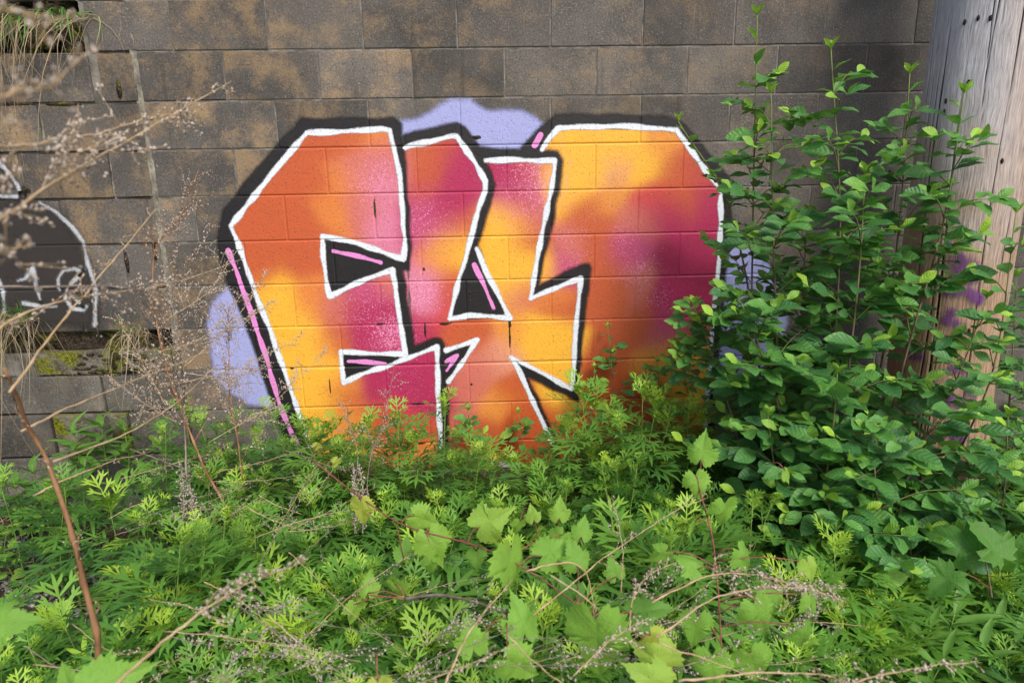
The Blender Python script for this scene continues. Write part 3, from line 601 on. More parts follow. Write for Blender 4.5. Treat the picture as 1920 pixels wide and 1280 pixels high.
def outline_leaf(half, seed, cup=.75, c0=(0, .28)):
    rr = random.Random(seed)
    R_ = [(x * rr.uniform(.93, 1.06), y + rr.uniform(-.02, .02)) for x, y in half[1:-1]]; Lf = [(-x * rr.uniform(.93, 1.06), y + rr.uniform(-.02, .02)) for x, y in half[1:-1]]
    loop = [half[0]] + R_ + [half[-1]] + Lf[::-1]; n = len(loop); V = [(c0[0], c0[1])]
    for s in (.4, .72, 1.0): V += [(c0[0] + (x - c0[0]) * s, c0[1] + (y - c0[1]) * s) for x, y in loop]
    T = [(0, 1 + i, 1 + (i + 1) % n) for i in range(n)]
    for k in range(2):
        for i in range(n):
            a, b = 1 + k * n + i, 1 + k * n + (i + 1) % n; T += [(a, a + n, b + n), (a, b + n, b)]
    V = np.array(V); x, y = V[:, 0], V[:, 1]; ph = rr.uniform(0, 6)
    z = -cup * x * x + .16 * np.abs(x) - .30 * np.maximum(y, 0) ** 2 + .05 * np.sin(7 * x + ph) * np.sin(6 * y) + .06 * np.abs(np.sin(np.arctan2(x, y + .02) * 2.5)) * np.hypot(x, y)
    V = np.column_stack([x, y, z])
    T = np.array(T); a, b, c = V[T[:, 0]], V[T[:, 1]], V[T[:, 2]]
    fl = np.cross(b - a, c - a)[:, 2] < 0; T[fl] = T[fl][:, [0, 2, 1]]
    return V, T
GH = [(0, .0), (.05, -.08), (.12, -.19), (.22, -.25), (.26, -.18), (.36, -.20), (.38, -.10), (.49, -.10), (.46, .0), (.57, .03), (.50, .10), (.61, .19), (.53, .22), (.62, .36), (.50, .33), (.50, .42), (.38, .38), (.33, .42), (.34, .52), (.27, .52), (.28, .62), (.21, .62), (.20, .74), (.13, .75), (.10, .86), (.05, .88), (0, 1.04)]
MH = [(0, 0), (.12, -.12), (.30, -.18), (.26, -.06), (.52, -.02), (.44, .06), (.70, .22), (.56, .24), (.62, .40), (.40, .32), (.30, .36), (.32, .56), (.24, .60), (.22, .76), (.12, .80), (0, 1.0)]
def leafmeshes(shapes, name, mat):
    out = []
    for V, T in shapes:
        m = MB(); m.add(V, T, 0, V.copy()); out.append((V, T, m.mesh(name, mat)))
    return out
L_MUG = leafmeshes([mug_leaf(s) for s in range(6)], 'leaf', M_MUG)
L_BUCK = leafmeshes([strip_leaf(OV, f, b, w_, s) for s, (f, b, w_) in enumerate(((.25, .22, .10), (.35, .10, .16), (.15, .35, .12), (.4, .02, .14), (.2, .28, .2)))], 'leaf', M_BUCK)
L_LANCE = leafmeshes([strip_leaf(LANCE, .3, b, .1, s) for s, b in enumerate((.25, .5, .1))], 'leaf', M_GRASS)
L_GRAPE = leafmeshes([outline_leaf(GH, s) for s in range(6)], 'leaf', M_GRAPE)
L_MAPLE = leafmeshes([outline_leaf(MH, s + 40, .2) for s in range(2)], 'leaf', M_GRAPE)
def place_leaf(parent, lib, M, age, org=None):
    o = bpy.data.objects.new('leaf', lib[2]); col.objects.link(o); o.parent = parent
    M = M.copy(); M[:3, 3] -= np.array(parent.location) if org is None else np.asarray(org); o.matrix_local = Matrix(M.tolist()); o.color = (max(0, min(1, age)), 0, 0, 1); return o
def add_leaves(mb, leaves, libs):
    for k, M, age in leaves: V, T, _ = libs[k]; mb.add(xf(M, V), T, age, V)
def rv(s=1.0): return np.array([R.gauss(0, s), R.gauss(0, s), R.gauss(0, s)])

# ------------------------------------------------------------------ mugwort
def mugwort(base, tip, scale, hue_sun):
    """stem path and leaf list of one mugwort"""
    base = np.asarray(base); tip = np.asarray(tip); h = np.linalg.norm(tip - base)
    midp = (base + tip) / 2 + np.array([R.uniform(-.1, .1), R.uniform(-.06, .06), 0]) * h
    P = curve([base, midp, tip], 9); lv = []; n = int(11 + h * 13); th = R.uniform(0, 6.3)
    for i in range(n):
        u = 1 - (i / n) ** 1.15 * .85; k = u * 8; a = int(min(k, 7.999)); p = P[a] + (P[a + 1] - P[a]) * (k - a); th += 2.4
        top = max(0, 1 - (1 - u) / .16)                       # 1 at the very top
        up = .25 + 1.5 * top + R.uniform(-.2, .25); out = np.array([math.cos(th), math.sin(th), 0])
        tipd = unit(out + np.array([0, 0, up])); nr = unit(np.array([0, 0, 1.0]) - out * .35 * up + rv(.18))
        sz = scale * (.074 + .088 * min(1, (1 - u) / .22)) * R.uniform(.8, 1.2)
        if u < .45: sz *= .8
        age = .22 + hue_sun + .42 * top + R.uniform(-.14, .14) - .12 * (u < .5)
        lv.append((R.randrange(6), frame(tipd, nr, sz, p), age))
        if top > .45:                                         # tuft of narrow young leaves
            for _ in range(2):
                a2 = R.uniform(0, 6.3); o2 = np.array([math.cos(a2), math.sin(a2), 0]); lv.append((R.randrange(6), frame(unit(o2 * .7 + np.array([0, 0, 1.2])), -o2 + rv(.2), sz * .62, p), age + .22))
    return P, lv
GRP_M = 'mugwort plants in the weed bank'
def put_mugwort(tx, ty, Y, scale, hue_sun, single, label):
    tip = atY(tx, ty, Y); h0 = max(tip[2], .12)
    bx, by = tip[0] + R.uniform(-.12, .12) * h0, min(tip[1] + R.uniform(-.1, .12) * h0, -.05)
    base = np.array([bx, by, ground_z(bx, by) - .01])
    P, lv = mugwort(base, np.array([tip[0], tip[1], h0]), scale, hue_sun)
    t = thing('mugwort_plant', base, label, 'weed', GRP_M)
    s = MB(); s.add(*tube(P, np.linspace(.0035, .0014, len(P)), 5), .5); s.obj('stem', M_GREENSTEM, t)
    if single:
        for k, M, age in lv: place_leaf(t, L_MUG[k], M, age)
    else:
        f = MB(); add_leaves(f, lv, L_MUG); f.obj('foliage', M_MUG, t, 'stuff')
    return t
def bankY(ty): return float(np.interp(ty, [740, 820, 880, 950, 1050, 1150, 1250, 1330], [-.16, -.22, -.42, -.72, -1.02, -1.24, -1.42, -1.54]))
HERO = [(205, 950, 1.35), (392, 900, 1.1), (620, 800, 1.0), (590, 830, 1.0), (745, 785, 1.0), (505, 775, .9), (835, 760, .9), (1232, 755, 1.15), (1120, 765, 1.15), (1112, 850, 1.2), (1190, 850, 1.2), (1005, 895, 1.15), (850, 875, 1.0), (585, 945, 1.2), (470, 1015, 1.25), (372, 1070, 1.3), (720, 950, 1.0), (120, 935, 1.0),
        (640, 1120, 1.2), (745, 1190, 1.2), (1560, 1130, 1.35), (1625, 1065, 1.2), (1540, 1105, 1.2), (1655, 1165, 1.35), (1790, 1060, 1.1), (1885, 1110, 1.2), (1360, 915, 1.1), (270, 985, 1.2), (1270, 830, 1.1), (1320, 790, .9), (940, 960, 1.0), (490, 905, 1.1), (660, 870, 1.0), (300, 830, .8), (345, 770, .8), (420, 860, .9), (1090, 735, 1.1), (1165, 800, 1.2), (1205, 735, 1.1), (1290, 775, 1.1), (1255, 790, 1.2), (1060, 800, 1.0), (690, 800, 1.0), (560, 800, 1.0), (780, 830, 1.1), (900, 850, 1.0), (640, 850, 1.2), (1340, 860, 1.2), (960, 870, 1.0), (1150, 900, 1.4), (1260, 900, 1.4), (1030, 960, 1.3), (1480, 1180, 1.5), (1600, 1215, 1.5), (1700, 1120, 1.4), (520, 1110, 1.4), (320, 1150, 1.4), (850, 1230, 1.4), (560, 1210, 1.4)]
for tx, ty, sc in HERO:
    Y = bankY(ty + 25) if ty > 890 or tx < 480 else R.uniform(-.62, -.45); sc *= 1.25; sun_tint = .16 if tx > 1480 and ty > 1040 else .06  # sunlight painted into the leaf tint of lower right plants
    lab = 'bright sunlit mugwort plant with deeply cut leaves below the shrub' if tx > 1480 else ('tall mugwort plant with feathery cut leaves against the painted wall' if ty < 870 and tx > 480 else 'full leafy mugwort plant with feathery cut leaves in the weed bank')
    put_mugwort(tx, ty, Y, sc, sun_tint, True, lab)
def free(tx, ty):                                   # open gravel and bare wall at the left stay clear
    if tx < 255 and 985 < ty + 60 < 1225: return False
    if tx < 260 and ty < 905: return False
    if 1560 < tx < 1900 and ty < 1010: return False
    if tx > 1700 and ty > 1090 and R.random() < .6: return False
    for hx, hy, hr in ((845, 1110, 62), (1000, 985, 34), (560, 985, 34), (1690, 1090, 40), (420, 1200, 40), (1210, 1010, 34), (720, 1060, 34)):
        if math.hypot(tx - hx, (ty - hy) * 1.4) < hr: return False
    return True
def zone(x, y):
    if y < 900: return 'small mugwort plant rooted at the foot of the ' + ('stained wall beside the lavender patch' if x < 540 else 'first painted letter' if x < 830 else 'middle painted letter' if x < 1080 else 'last painted letter')
    if x < 330: return 'leafy mugwort plant growing around the gravel and the brown stalk' if y > 1010 else 'leafy mugwort plant before the grey footing'
    if x > 1700: return 'leafy mugwort plant in front of the utility pole'
    if x > 1430: return 'light green mugwort plant under the glossy-leaved shrub'
    if x > 1240: return 'leafy mugwort plant around the upright red vine under the shrub'
    if y > 1120: return 'leafy mugwort plant half buried under dead twigs'
    return 'leafy mugwort plant under the long red grape vine' if x > 640 else 'leafy mugwort plant below the lavender patch and dry stalks'
yrow = 818
while yrow < 1330:
    step = 36 + (yrow - 800) * .035
    for tx in np.arange(-60, 2300, step * 1.45):
        x, y = tx + R.uniform(-.6, .6) * step, yrow + R.uniform(-.6, .6) * step
        if not free(x, y) or R.random() < .22: continue
        if y < 870 and (x > 1340 or x < 300): continue
        put_mugwort(x, y, bankY(y) - R.uniform(0, .12) - (.42 if y < 1040 else .08) * max(0, math.sin(x * .0105 + 1.3 * math.sin(y * .013)) * math.sin(y * .021 + x * .004 + 1)), R.uniform(.65, 1.5) * (1.18 if y > 1000 else .98), R.uniform(-.14, .18) + (.3 if R.random() < .08 else 0) + (.12 if x > 1450 and y > 1060 else 0), False, zone(x, y))  # own hue spread, rare yellowed plants, and painted sunlight at lower right
    yrow += step
# low undergrowth and litter: one uncountable mass each
ug = MB()
for k in range(1500):
    x, y = R.uniform(-2.7, 2.9), -abs(R.gauss(0, .9)) - .03
    if y < -2.0: continue
    pxy = to_px((x, y, .08))
    if pxy[0] < 260 and 1000 < pxy[1] < 1190: continue
    z = ground_z(x, y) + R.uniform(.02, .22); a = R.uniform(0, 6.3)
    ug.add(*(lambda V, T: (xf(frame(np.array([math.cos(a), math.sin(a), R.uniform(-.1, .7)]), np.array([0, 0, 1.]) + rv(.3), R.uniform(.05, .11), np.array([x, y, z])), V), T))(*L_MUG[R.randrange(6)][:2]), R.uniform(0, .18))  # low age range paints the deep shade between the plants
tag(ug.obj('undergrowth', M_MUG), 'low green cut-leaved undergrowth carpeting the soil', 'undergrowth', kind='stuff')
lt = MB()
for k in range(1500):
    x, y = R.uniform(-2.8, 2.9), R.uniform(-2.0, -.03); a = R.uniform(0, 6.3); L = R.uniform(.04, .22); z = ground_z(x, y) + R.uniform(.005, .05)
    d = np.array([math.cos(a), math.sin(a), R.uniform(-.1, .15)]); p0 = np.array([x, y, z])
    lt.add(*tube([p0, p0 + d * L * .5 + rv(.006), p0 + d * L], R.uniform(.0008, .002), 3), R.uniform(0, .1))
tag(lt.obj('litter', M_TWIG), 'dry stem litter scattered over the soil', 'litter', kind='stuff')
pb = MB()
for k in range(2600):
    x, y = R.uniform(-2.75, -1.75), R.uniform(-1.0, -.3)
    s = R.uniform(.004, .012); V, T = lump(np.array([x, y, ground_z(x, y) + s * .4]), (s, s * R.uniform(.7, 1), s * .7), k, 6, 4); pb.add(V, T, R.random() ** 1.5)
tag(pb.obj('gravel', M_PEBBLE), 'patch of grey gravel on bare ground beside the weeds', 'gravel', kind='stuff')

# ------------------------------------------------------------------ glossy-leaved saplings
def sapling(path, label, group, nb, blen, leafsz, cat='shrub', thick=.006, dark=0.0, first=.12, dens=1.0, name='sapling'):
    P = curve(path, 26); base = P[0]
    t = thing(name, base, label, cat, group); h = np.linalg.norm(P[-1] - P[0])
    age = np.repeat(np.clip((np.linspace(0, 1, 26) - .55) * 1.6, 0, .8), 6)
    s = MB(); s.add(*tube(P, np.linspace(thick, .0016, 26), 6), age); s.obj('stem', M_STEM, t); lv = []
    def alternate(Q, sz, young):
        n = len(Q); L = np.linalg.norm(np.diff(Q, axis=0), axis=1).sum(); m = max(3, int(L / (.026 / dens))); side = 1
        ax = unit(Q[-1] - Q[0])
        for i in range(m + 1):
            u = .12 + .88 * i / m; k = u * (n - 1); a = int(min(k, n - 1.001)); p = Q[a] + (Q[a + 1] - Q[a]) * (k - a); side = -side
            sd = unit(np.cross(ax, [0, 0, 1.0]) + np.array([1e-3, 0, 0])) * side
            d = unit(sd * R.uniform(.7, 1.1) + ax * R.uniform(.3, .8) + np.array([0, 0, R.uniform(-.35, .2)])); nr = np.array([0, -.5, 1.0]) + rv(.32)
            end = max(0, (u - .8) / .2); z = sz * R.uniform(.65, 1.15) * (1 - .45 * end) * (.7 + .3 * min(1, u * 3))
            lv.append((R.randrange(5), frame(d, nr, z, p + d * .006), dark + .12 + R.uniform(-.14, .26) + young + .6 * end * R.random() + (.5 if R.random() < .05 else 0)))  # age spread paints sunlit leaf tips; a few leaves are truly yellow
        lv.append((R.randrange(5), frame(unit(ax + [0, 0, .4]), np.array([0, -.6, .6]) + rv(.2), sz * .6, Q[-1]), .75 + R.uniform(-.2, .2)))
    BO = []
    for b in range(nb):
        u = first + (.93 - first) * (b + R.uniform(.1, .9)) / nb; k = u * 25; a = int(k); p = P[a]; L = blen * (1 - .8 * u ** 1.3) * R.uniform(.6, 1.2)
        an = b * 2.4 + R.uniform(-.5, .5); d = np.array([math.cos(an), math.sin(an) * .7, R.uniform(.25, .8)]); d = unit(d)
        Q = curve([p, p + d * L * .5 + np.array([0, 0, .02]), p + d * L + np.array([0, 0, -.06 * L])], 8)
        if Q[-1][1] > -.05: Q[:, 1] = np.minimum(Q[:, 1], -.06 - .05 * R.random())
        V, T = tube(Q, np.linspace(thick * .38, .0011, 8), 4); bs = MB(); bs.add(V, T, np.repeat(np.linspace(.1, .7, 8), 4)); BO.append(bs.obj('branch', M_STEM, t)); n1 = len(lv); alternate(Q, leafsz * (1 - .35 * max(0, u - .4)), .0 + .15 * max(0, u - .6)); lv[n1:] = [q + (BO[-1],) for q in lv[n1:]]
    top = P[int(25 * .55):]
    # leaves straight on the leading shoot
    n0 = len(lv); m = max(4, int(h * .45 / .045)); th = R.uniform(0, 6)
    for i in range(m):
        u = .55 + .45 * i / m; k = u * 25; a = int(min(k, 24)); th += 2.5; o = np.array([math.cos(th), math.sin(th), 0]); e = max(0, (u - .88) / .12)
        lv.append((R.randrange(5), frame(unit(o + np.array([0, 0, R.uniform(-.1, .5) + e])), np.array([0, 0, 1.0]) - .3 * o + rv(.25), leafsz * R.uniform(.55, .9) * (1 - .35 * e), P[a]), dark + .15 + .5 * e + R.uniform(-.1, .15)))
    for k in range(4):
        o = np.array([math.cos(k * 1.7), math.sin(k * 1.7), 0]); lv.append((R.randrange(5), frame(unit(o * .5 + [0, 0, 1]), -o + rv(.2), leafsz * .42, P[-1]), .8))
    lv.sort(key=lambda q: -np.linalg.norm(q[1][:3, 0]))
    for q in lv[:300]: place_leaf(q[3] if len(q) > 3 else t, L_BUCK[q[0]], q[1], q[2], base)
    if len(lv) > 300:
        f = MB(); add_leaves(f, [q[:3] for q in lv[300:]], L_BUCK); f.obj('foliage', M_BUCK, t, 'stuff')
    return len(lv)
def sap_path(pxs, Y):
    P = [atY(x, y, Yi) for (x, y), Yi in zip(pxs, np.linspace(Y, Y + .06, len(pxs)))]
    b = P[0]; P[0] = np.array([b[0], b[1], ground_z(b[0], b[1]) - .02]); return P
GS = 'saplings of the glossy-leaved shrub beside the pole'
SAP = [([(1440, 1030), (1410, 800), (1412, 400), (1420, 30)], -.62, 16, .42, .078, 'tallest glossy-leaved sapling, bare-topped, rising along the wall'),
       ([(1470, 1040), (1462, 800), (1450, 440), (1446, 175)], -.70, 14, .42, .078, 'slim glossy-leaved sapling next to the tallest one'),
       ([(1545, 1050), (1555, 800), (1575, 430), (1558, 92)], -.72, 16, .44, .082, 'tall glossy-leaved sapling midway between mural and pole'),
       ([(1590, 1060), (1650, 700), (1686, 420), (1706, 138)], -.66, 15, .42, .082, 'glossy-leaved sapling rising along the edge of the pole'),
       ([(1600, 1080), (1690, 700), (1768, 420), (1808, 175)], -.80, 15, .44, .085, 'leaning glossy-leaved sapling crossing in front of the pole'),
       ([(1560, 1080), (1580, 800), (1610, 520), (1622, 325)], -.85, 13, .42, .085, 'mid-height glossy-leaved sapling with a pale tip in the shrub'),
       ([(1500, 1080), (1480, 850), (1420, 640), (1385, 560)], -.80, 12, .40, .08, 'leaning glossy-leaved sapling reaching over the dark magenta paint'),
       ([(1420, 1040), (1390, 850), (1330, 650), (1300, 570)], -.66, 12, .36, .075, 'low glossy-leaved sapling reaching over the last letter'),
       ([(1640, 1110), (1700, 900), (1790, 720), (1850, 560)], -.95, 13, .42, .09, 'broad-leaved glossy sapling spreading in front of the purple tag'),
       ([(1700, 1120), (1760, 930), (1860, 700), (1905, 400)], -.95, 13, .36, .085, 'glossy-leaved sapling leaning past the outer edge of the pole'),
       ([(1530, 1130), (1540, 960), (1560, 820), (1570, 700)], -1.0, 11, .36, .09, 'short bushy glossy-leaved sapling at the front of the shrub'),
       ([(1660, 1150), (1650, 1000), (1640, 880), (1650, 800)], -1.08, 10, .34, .092, 'low spreading glossy-leaved sapling at the foot of the pole'),
       ([(1440, 1040), (1425, 700), (1370, 400), (1272, 228)], -.58, 3, .16, .07, 'thin leaning shoot reaching toward the top corner of the last letter'),
       ([(1590, 1170), (1582, 1070), (1560, 985), (1552, 930)], -1.12, 10, .32, .09, 'lowest glossy-leaved sapling spilling into the sunlit weeds'),
       ([(1720, 1160), (1712, 1070), (1700, 1000), (1688, 950)], -1.08, 10, .30, .09, 'lowest glossy-leaved sapling in front of the pole foot'),
       ([(1500, 1060), (1500, 800), (1505, 560), (1515, 400)], -.6, 14, .40, .08, 'inner glossy-leaved sapling filling the middle of the shrub'),
       ([(1480, 1110), (1470, 980), (1450, 860), (1440, 780)], -.95, 11, .34, .09, 'bushy glossy-leaved sapling behind the upright red vine'),
       ([(1760, 1120), (1780, 1010), (1810, 920), (1840, 840)], -1.0, 10, .32, .092, 'low glossy-leaved sapling hiding the outer foot of the pole'),
       ([(1850, 1130), (1870, 1010), (1885, 900), (1890, 780)], -.9, 11, .32, .092, 'glossy-leaved sapling out beyond the pole foot')]
nl = 0
for pxs, Y, nb, bl, lz, lab in SAP: nl += sapling(sap_path(pxs, Y), lab, GS, nb + (9 if Y > -.73 and '(1690' not in str(pxs) and nb > 5 else 3 if nb > 5 else 0), bl * (.78 if pxs[-1][0] > 1700 else 1), lz * (1.32 if Y > -.9 else 1.15), dens=1.12)
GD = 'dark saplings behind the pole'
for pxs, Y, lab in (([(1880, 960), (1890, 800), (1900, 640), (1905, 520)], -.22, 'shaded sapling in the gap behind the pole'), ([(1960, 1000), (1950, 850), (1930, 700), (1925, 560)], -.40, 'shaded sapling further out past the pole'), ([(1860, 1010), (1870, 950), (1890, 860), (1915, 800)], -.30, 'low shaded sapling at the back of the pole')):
    nl += sapling(sap_path(pxs, Y), lab, GD, 13, .34, .115, dark=-.08)  # shade behind the pole put into a darker leaf colour
GSd = 'seedlings in front of the painted wall'
for pxs, Y, lz, lab in (([(1160, 830), (1150, 740), (1146, 680), (1140, 615)], -.14, .075, 'tallest seedling before the orange part of the last letter'), ([(1100, 850), (1105, 790), (1112, 735), (1115, 690)], -.18, .075, 'seedling beside the black foot of the middle letter'), ([(885, 900), (884, 850), (882, 810), (878, 770)], -.16, .08, 'small seedling beside the black bar below the first letter'),
                        ([(985, 900), (982, 860), (978, 815), (972, 775)], -.16, .08, 'small bright seedling at the foot of the white stroke'), ([(1245, 850), (1240, 780), (1235, 720), (1232, 680)], -.2, .08, 'leafy seedling before the yellow base of the last letter'), ([(1300, 850), (1295, 780), (1282, 700), (1270, 640)], -.24, .08, 'leafy seedling at the edge of the shrub before the last letter')):
    nl += sapling(sap_path(pxs, Y), lab, GSd, 3 if Y > -.19 else 6, .12 if Y > -.19 else .2, lz, 'seedling', .003, .12, .3, .9, 'seedling')
print('sapling leaves', nl)

# ------------------------------------------------------------------ grape vine
def vine(path, leaves, label, rad0=.0024, mat=M_VINE, libs=L_GRAPE, name='grape_vine', cat='vine'):
    P = curve([atD(*p) for p in path], 40); t = thing(name, P[0], label, cat, 'grape vines over the weeds')
    V, T = tube(P, np.linspace(rad0, rad0 * .55, 40), 6); s = MB(); s.add(V, T); s.obj('stem', mat, t)
    for i, (jx, jy, tx, ty, wpx, D, age) in enumerate(leaves):
        J = atD(jx, jy, D); size = max(wpx / 1.0, math.hypot(tx - jx, ty - jy) * 1.15) * D / FPX; wsc = max(.8, min(1.15, wpx * D / FPX / 1.1 / size))
        img = (tx - jx) * CR - (ty - jy) * CU; img = unit(img); tilt = R.uniform(.25, .6)
        nr = unit(-CF * .8 + np.array([0, 0, 1.0]) * tilt + rv(.30)); M = frame(img + CF * R.uniform(-.2, .3), nr, size, J)
        M[:3, 0] *= wsc; lf = place_leaf(t, libs[i % len(libs)], M, age)
        k = np.argmin(np.linalg.norm(P - J, axis=1)); Q = curve([P[k], (P[k] + J) / 2 + np.array([0, 0, .012]), J], 7)
        if np.linalg.norm(P[k] - J) > .22: Q = curve([J - img * .07 + CF * .05 - np.array([0, 0, .05]), J - img * .03 + CF * .015, J], 7)
        V, T = tube(Q, .0013, 5); m = MB(); m.add(V, T); po = m.obj('petiole', M_VINE, t)
    return t
def z2(lst, ox, oy): return [(ox + a / 2.91, oy + b / 2.91, ox + c / 2.91, oy + d / 2.91, w_ / 2.91, D, ag) for a, b, c, d, w_, D, ag in lst]
vine([(585, 862, 1.95), (676, 932, 1.72), (760, 985, 1.55), (900, 1025, 1.38), (1000, 1075, 1.28), (1085, 1135, 1.2)], z2([
    (105, 290, 105, 430, 135, 1.7, .95), (-20, 60, -40, 110, 60, 1.9, .98), (-130, -20, -150, 20, 50, 1.95, .95), (400, 370, 520, 430, 160, 1.58, .62), (480, 470, 520, 560, 205, 1.5, .6), (755, 430, 905, 340, 215, 1.45, .66), (925, 550, 945, 815, 300, 1.3, .58),
    (1095, 590, 1235, 520, 200, 1.38, .42), (1050, 390, 1035, 330, 90, 1.6, .65), (1190, 380, 1195, 310, 120, 1.6, .6), (1210, 470, 1170, 540, 145, 1.5, .55), (975, 400, 960, 450, 95, 1.6, .5), (1310, 480, 1330, 410, 120, 1.55, .4), (340, 600, 350, 540, 125, 1.6, .3), (495, 600, 490, 700, 115, 1.5, .32), (740, 560, 745, 660, 120, 1.5, .25)], 640, 840),
    'red-stemmed grape vine with pale lobed leaves running across the weeds')
vine([(760, 1122, 1.4), (820, 1115, 1.34), (880, 1125, 1.28), (950, 1148, 1.2)], z2([
    (145, 790, 145, 675, 125, 1.45, .6), (290, 740, 340, 845, 150, 1.42, .58), (75, 850, 70, 930, 125, 1.45, .62), (-25, 830, -60, 880, 100, 1.5, .5), (1000, 1010, 970, 860, 230, 1.15, .45), (720, 1100, 690, 940, 190, 1.12, .56), (905, 1150, 1050, 1270, 240, 1.05, .58), (200, 1275, 210, 1330, 150, 1.0, .9)], 640, 840),
    'grey woody grape vine arching over dark gap between weeds', .004, M_GREYTWIG)
vine([(1085, 1135, 1.2), (1150, 1170, 1.12), (1195, 1215, 1.05), (1225, 1300, .98)], z2([
    (1390, 935, 1400, 1290, 335, 1.05, .52), (1270, 830, 1230, 760, 160, 1.25, .1), (1600, 900, 1740, 850, 220, 1.15, .22), (1690, 1020, 1765, 1100, 150, 1.05, .95), (1790, 1190, 1585, 1100, 240, 1.0, .75), (1500, 700, 1480, 640, 120, 1.35, .35), (1290, 640, 1270, 560, 160, 1.35, .35), (1750, 1290, 1640, 1230, 230, .95, .7)], 640, 840),
    'grape vine with one very large pale leaf in front of the weeds')
vine([(1312, 920, 1.6), (1334, 1000, 1.48), (1346, 1100, 1.35), (1352, 1210, 1.2), (1356, 1300, 1.1)], z2([
    (100, 60, 110, -30, 165, 1.65, .5), (70, 150, 90, 250, 150, 1.6, .58), (230, 300, 240, 400, 170, 1.5, .5), (60, 400, 60, 490, 160, 1.5, .55), (310, 560, 370, 660, 165, 1.4, .35), (80, 660, 20, 620, 160, 1.4, .45), (680, 620, 710, 710, 125, 1.35, .7), (390, 850, 450, 980, 210, 1.25, .45), (690, 800, 740, 930, 170, 1.25, .5),
    (80, 920, 60, 1060, 190, 1.2, .42), (650, 980, 690, 1130, 170, 1.2, .35), (160, 1130, 170, 1290, 225, 1.1, .48), (370, 1120, 430, 1290, 240, 1.1, .42), (450, 850, 520, 800, 150, 1.3, .4), (-90, 560, -140, 600, 120, 1.4, .4), (560, 130, 590, 180, 90, 1.9, .6), (430, 960, 480, 900, 120, 1.3, .3)], 1280, 840),
    'grape vine with large mid-green leaves under the shrub')
vine([(-60, 1260, .8), (40, 1300, .8), (160, 1330, .8), (240, 1340, .82)], [(-25, 1172, 55, 1165, 60, .75, .35), (170, 1290, 262, 1262, 90, .8, .42), (140, 1300, 100, 1262, 70, .8, .4)], 'out-of-focus grape leaves low beside the brown dead stalk')
vine([(1860, 1120, 1.9), (1850, 1060, 1.95), (1840, 1000, 2.0)], [(1835, 1030, 1770, 1010, 95, 1.95, .05), (1880, 1045, 1860, 1005, 85, 1.9, .12), (1900, 1020, 1925, 1060, 80, 1.95, .05), (1790, 1070, 1760, 1100, 70, 1.85, .1)], 'maple seedling with dark pointed leaves by the foot of the pole', .003, M_STEM, L_MAPLE, 'maple_seedling', 'seedling')

# ------------------------------------------------------------------ broad lance-leaved weeds and grass clumps
def lance_weed(tx, ty, Y, h, label):
    tip = atY(tx, ty, Y); base = np.array([tip[0] + R.uniform(-.05, .05), tip[1], max(tip[2] - h, ground_z(tip[0], tip[1]) - .01)])
    t = thing('lance_leaf_weed', base, label, 'weed', 'lance-leaved weeds'); P = curve([base, (base + tip) / 2 + rv(.015), tip], 8)
    s = MB(); s.add(*tube(P, np.linspace(.003, .0015, 8), 5), .4); s.obj('stem', M_GREENSTEM, t); th = 0
    for i in range(16):
        u = .3 + .7 * i / 15; p = P[int(u * 7)]; th += 2.4; o = np.array([math.cos(th), math.sin(th), 0]); e = max(0, (u - .8) * 5)
        place_leaf(t, L_LANCE[i % 3], frame(unit(o + np.array([0, 0, .35 + e])), np.array([0, 0, 1.]) - o * .4 + rv(.15), (.145 - .05 * e) * R.uniform(.8, 1.15), p), .3 + .2 * e + R.uniform(-.1, .1))
for tx, ty, Y, h in ((1790, 1150, -1.35, .4), (1870, 1170, -1.3, .4), (1745, 1180, -1.4, .4), (1840, 1220, -1.45, .4), (1905, 1210, -1.4, .35), (1770, 1235, -1.5, .35)):
    lance_weed(tx, ty, Y, h, 'lance-leaved weed with smooth pointed leaves below the pole')
for tx, ty, Y, h in ((135, 800, -.22, .25), (190, 790, -.2, .28), (230, 790, -.2, .28), (160, 860, -.3, .3), (60, 870, -.35, .3), (25, 900, -.4, .3)):
    lance_weed(tx, ty, Y, h, 'narrow-leaved weed at the foot of the grey footing')
def blades(mb, c, n, L, spread, droop, wd, age, dirv=(0, 0, 1), a0=0.1):
    for k in range(n):
        d = unit(np.array(dirv) + rv(spread)); l = L * R.uniform(.5, 1.1); p = c + rv(.012) * np.array([1.6, .5, .5]); m = 6
        kx = R.gauss(0, .18) * l; Q = [p + d * l * u + np.array([kx * math.sin(3 * u), 0, -droop * l * u * u]) for u in np.linspace(0, 1, m)]
        for q in Q: q[1] = min(q[1], -.004)
        sdv = unit(np.cross(d, [0, 1, .2])); V = []; T = []
        for i, q in enumerate(Q): ww = wd * (1 - .85 * (i / (m - 1)) ** 1.5) * .5; V += [q - sdv * ww, q + sdv * ww]
        for i in range(m - 1): a = 2 * i; T += [(a, a + 1, a + 3), (a, a + 3, a + 2)]
        mb.add(V, T, age + R.uniform(-a0, a0))
def tuft(c, label, dry, green, name='grass_tuft'):
    t = thing(name, c, label, 'grass')
    if dry: m = MB(); [blades(m, c + np.array([R.uniform(-dry[4], dry[4]), 0, R.uniform(-.01, .02)]), 1, dry[1] * R.uniform(.35, 1.15), .6, dry[2] * R.uniform(.5, 1.2), dry[3] * R.uniform(.5, 1.3), .5, (R.uniform(-.2, .2), -.55, .25), .4) for _ in range(dry[0])]; m.obj('dry_blades', M_DRYGRASS, t, 'stuff')
    if green: m = MB(); [blades(m, c + np.array([R.uniform(-green[4], green[4]), 0, R.uniform(-.01, .02)]), 1, green[1], .35, green[2], green[3], .35, (0, -.45, .8), .3) for _ in range(green[0])]; m.obj('green_blades', M_GRASS, t, 'stuff')
    return t
cv = atY(40, 40, -.01)
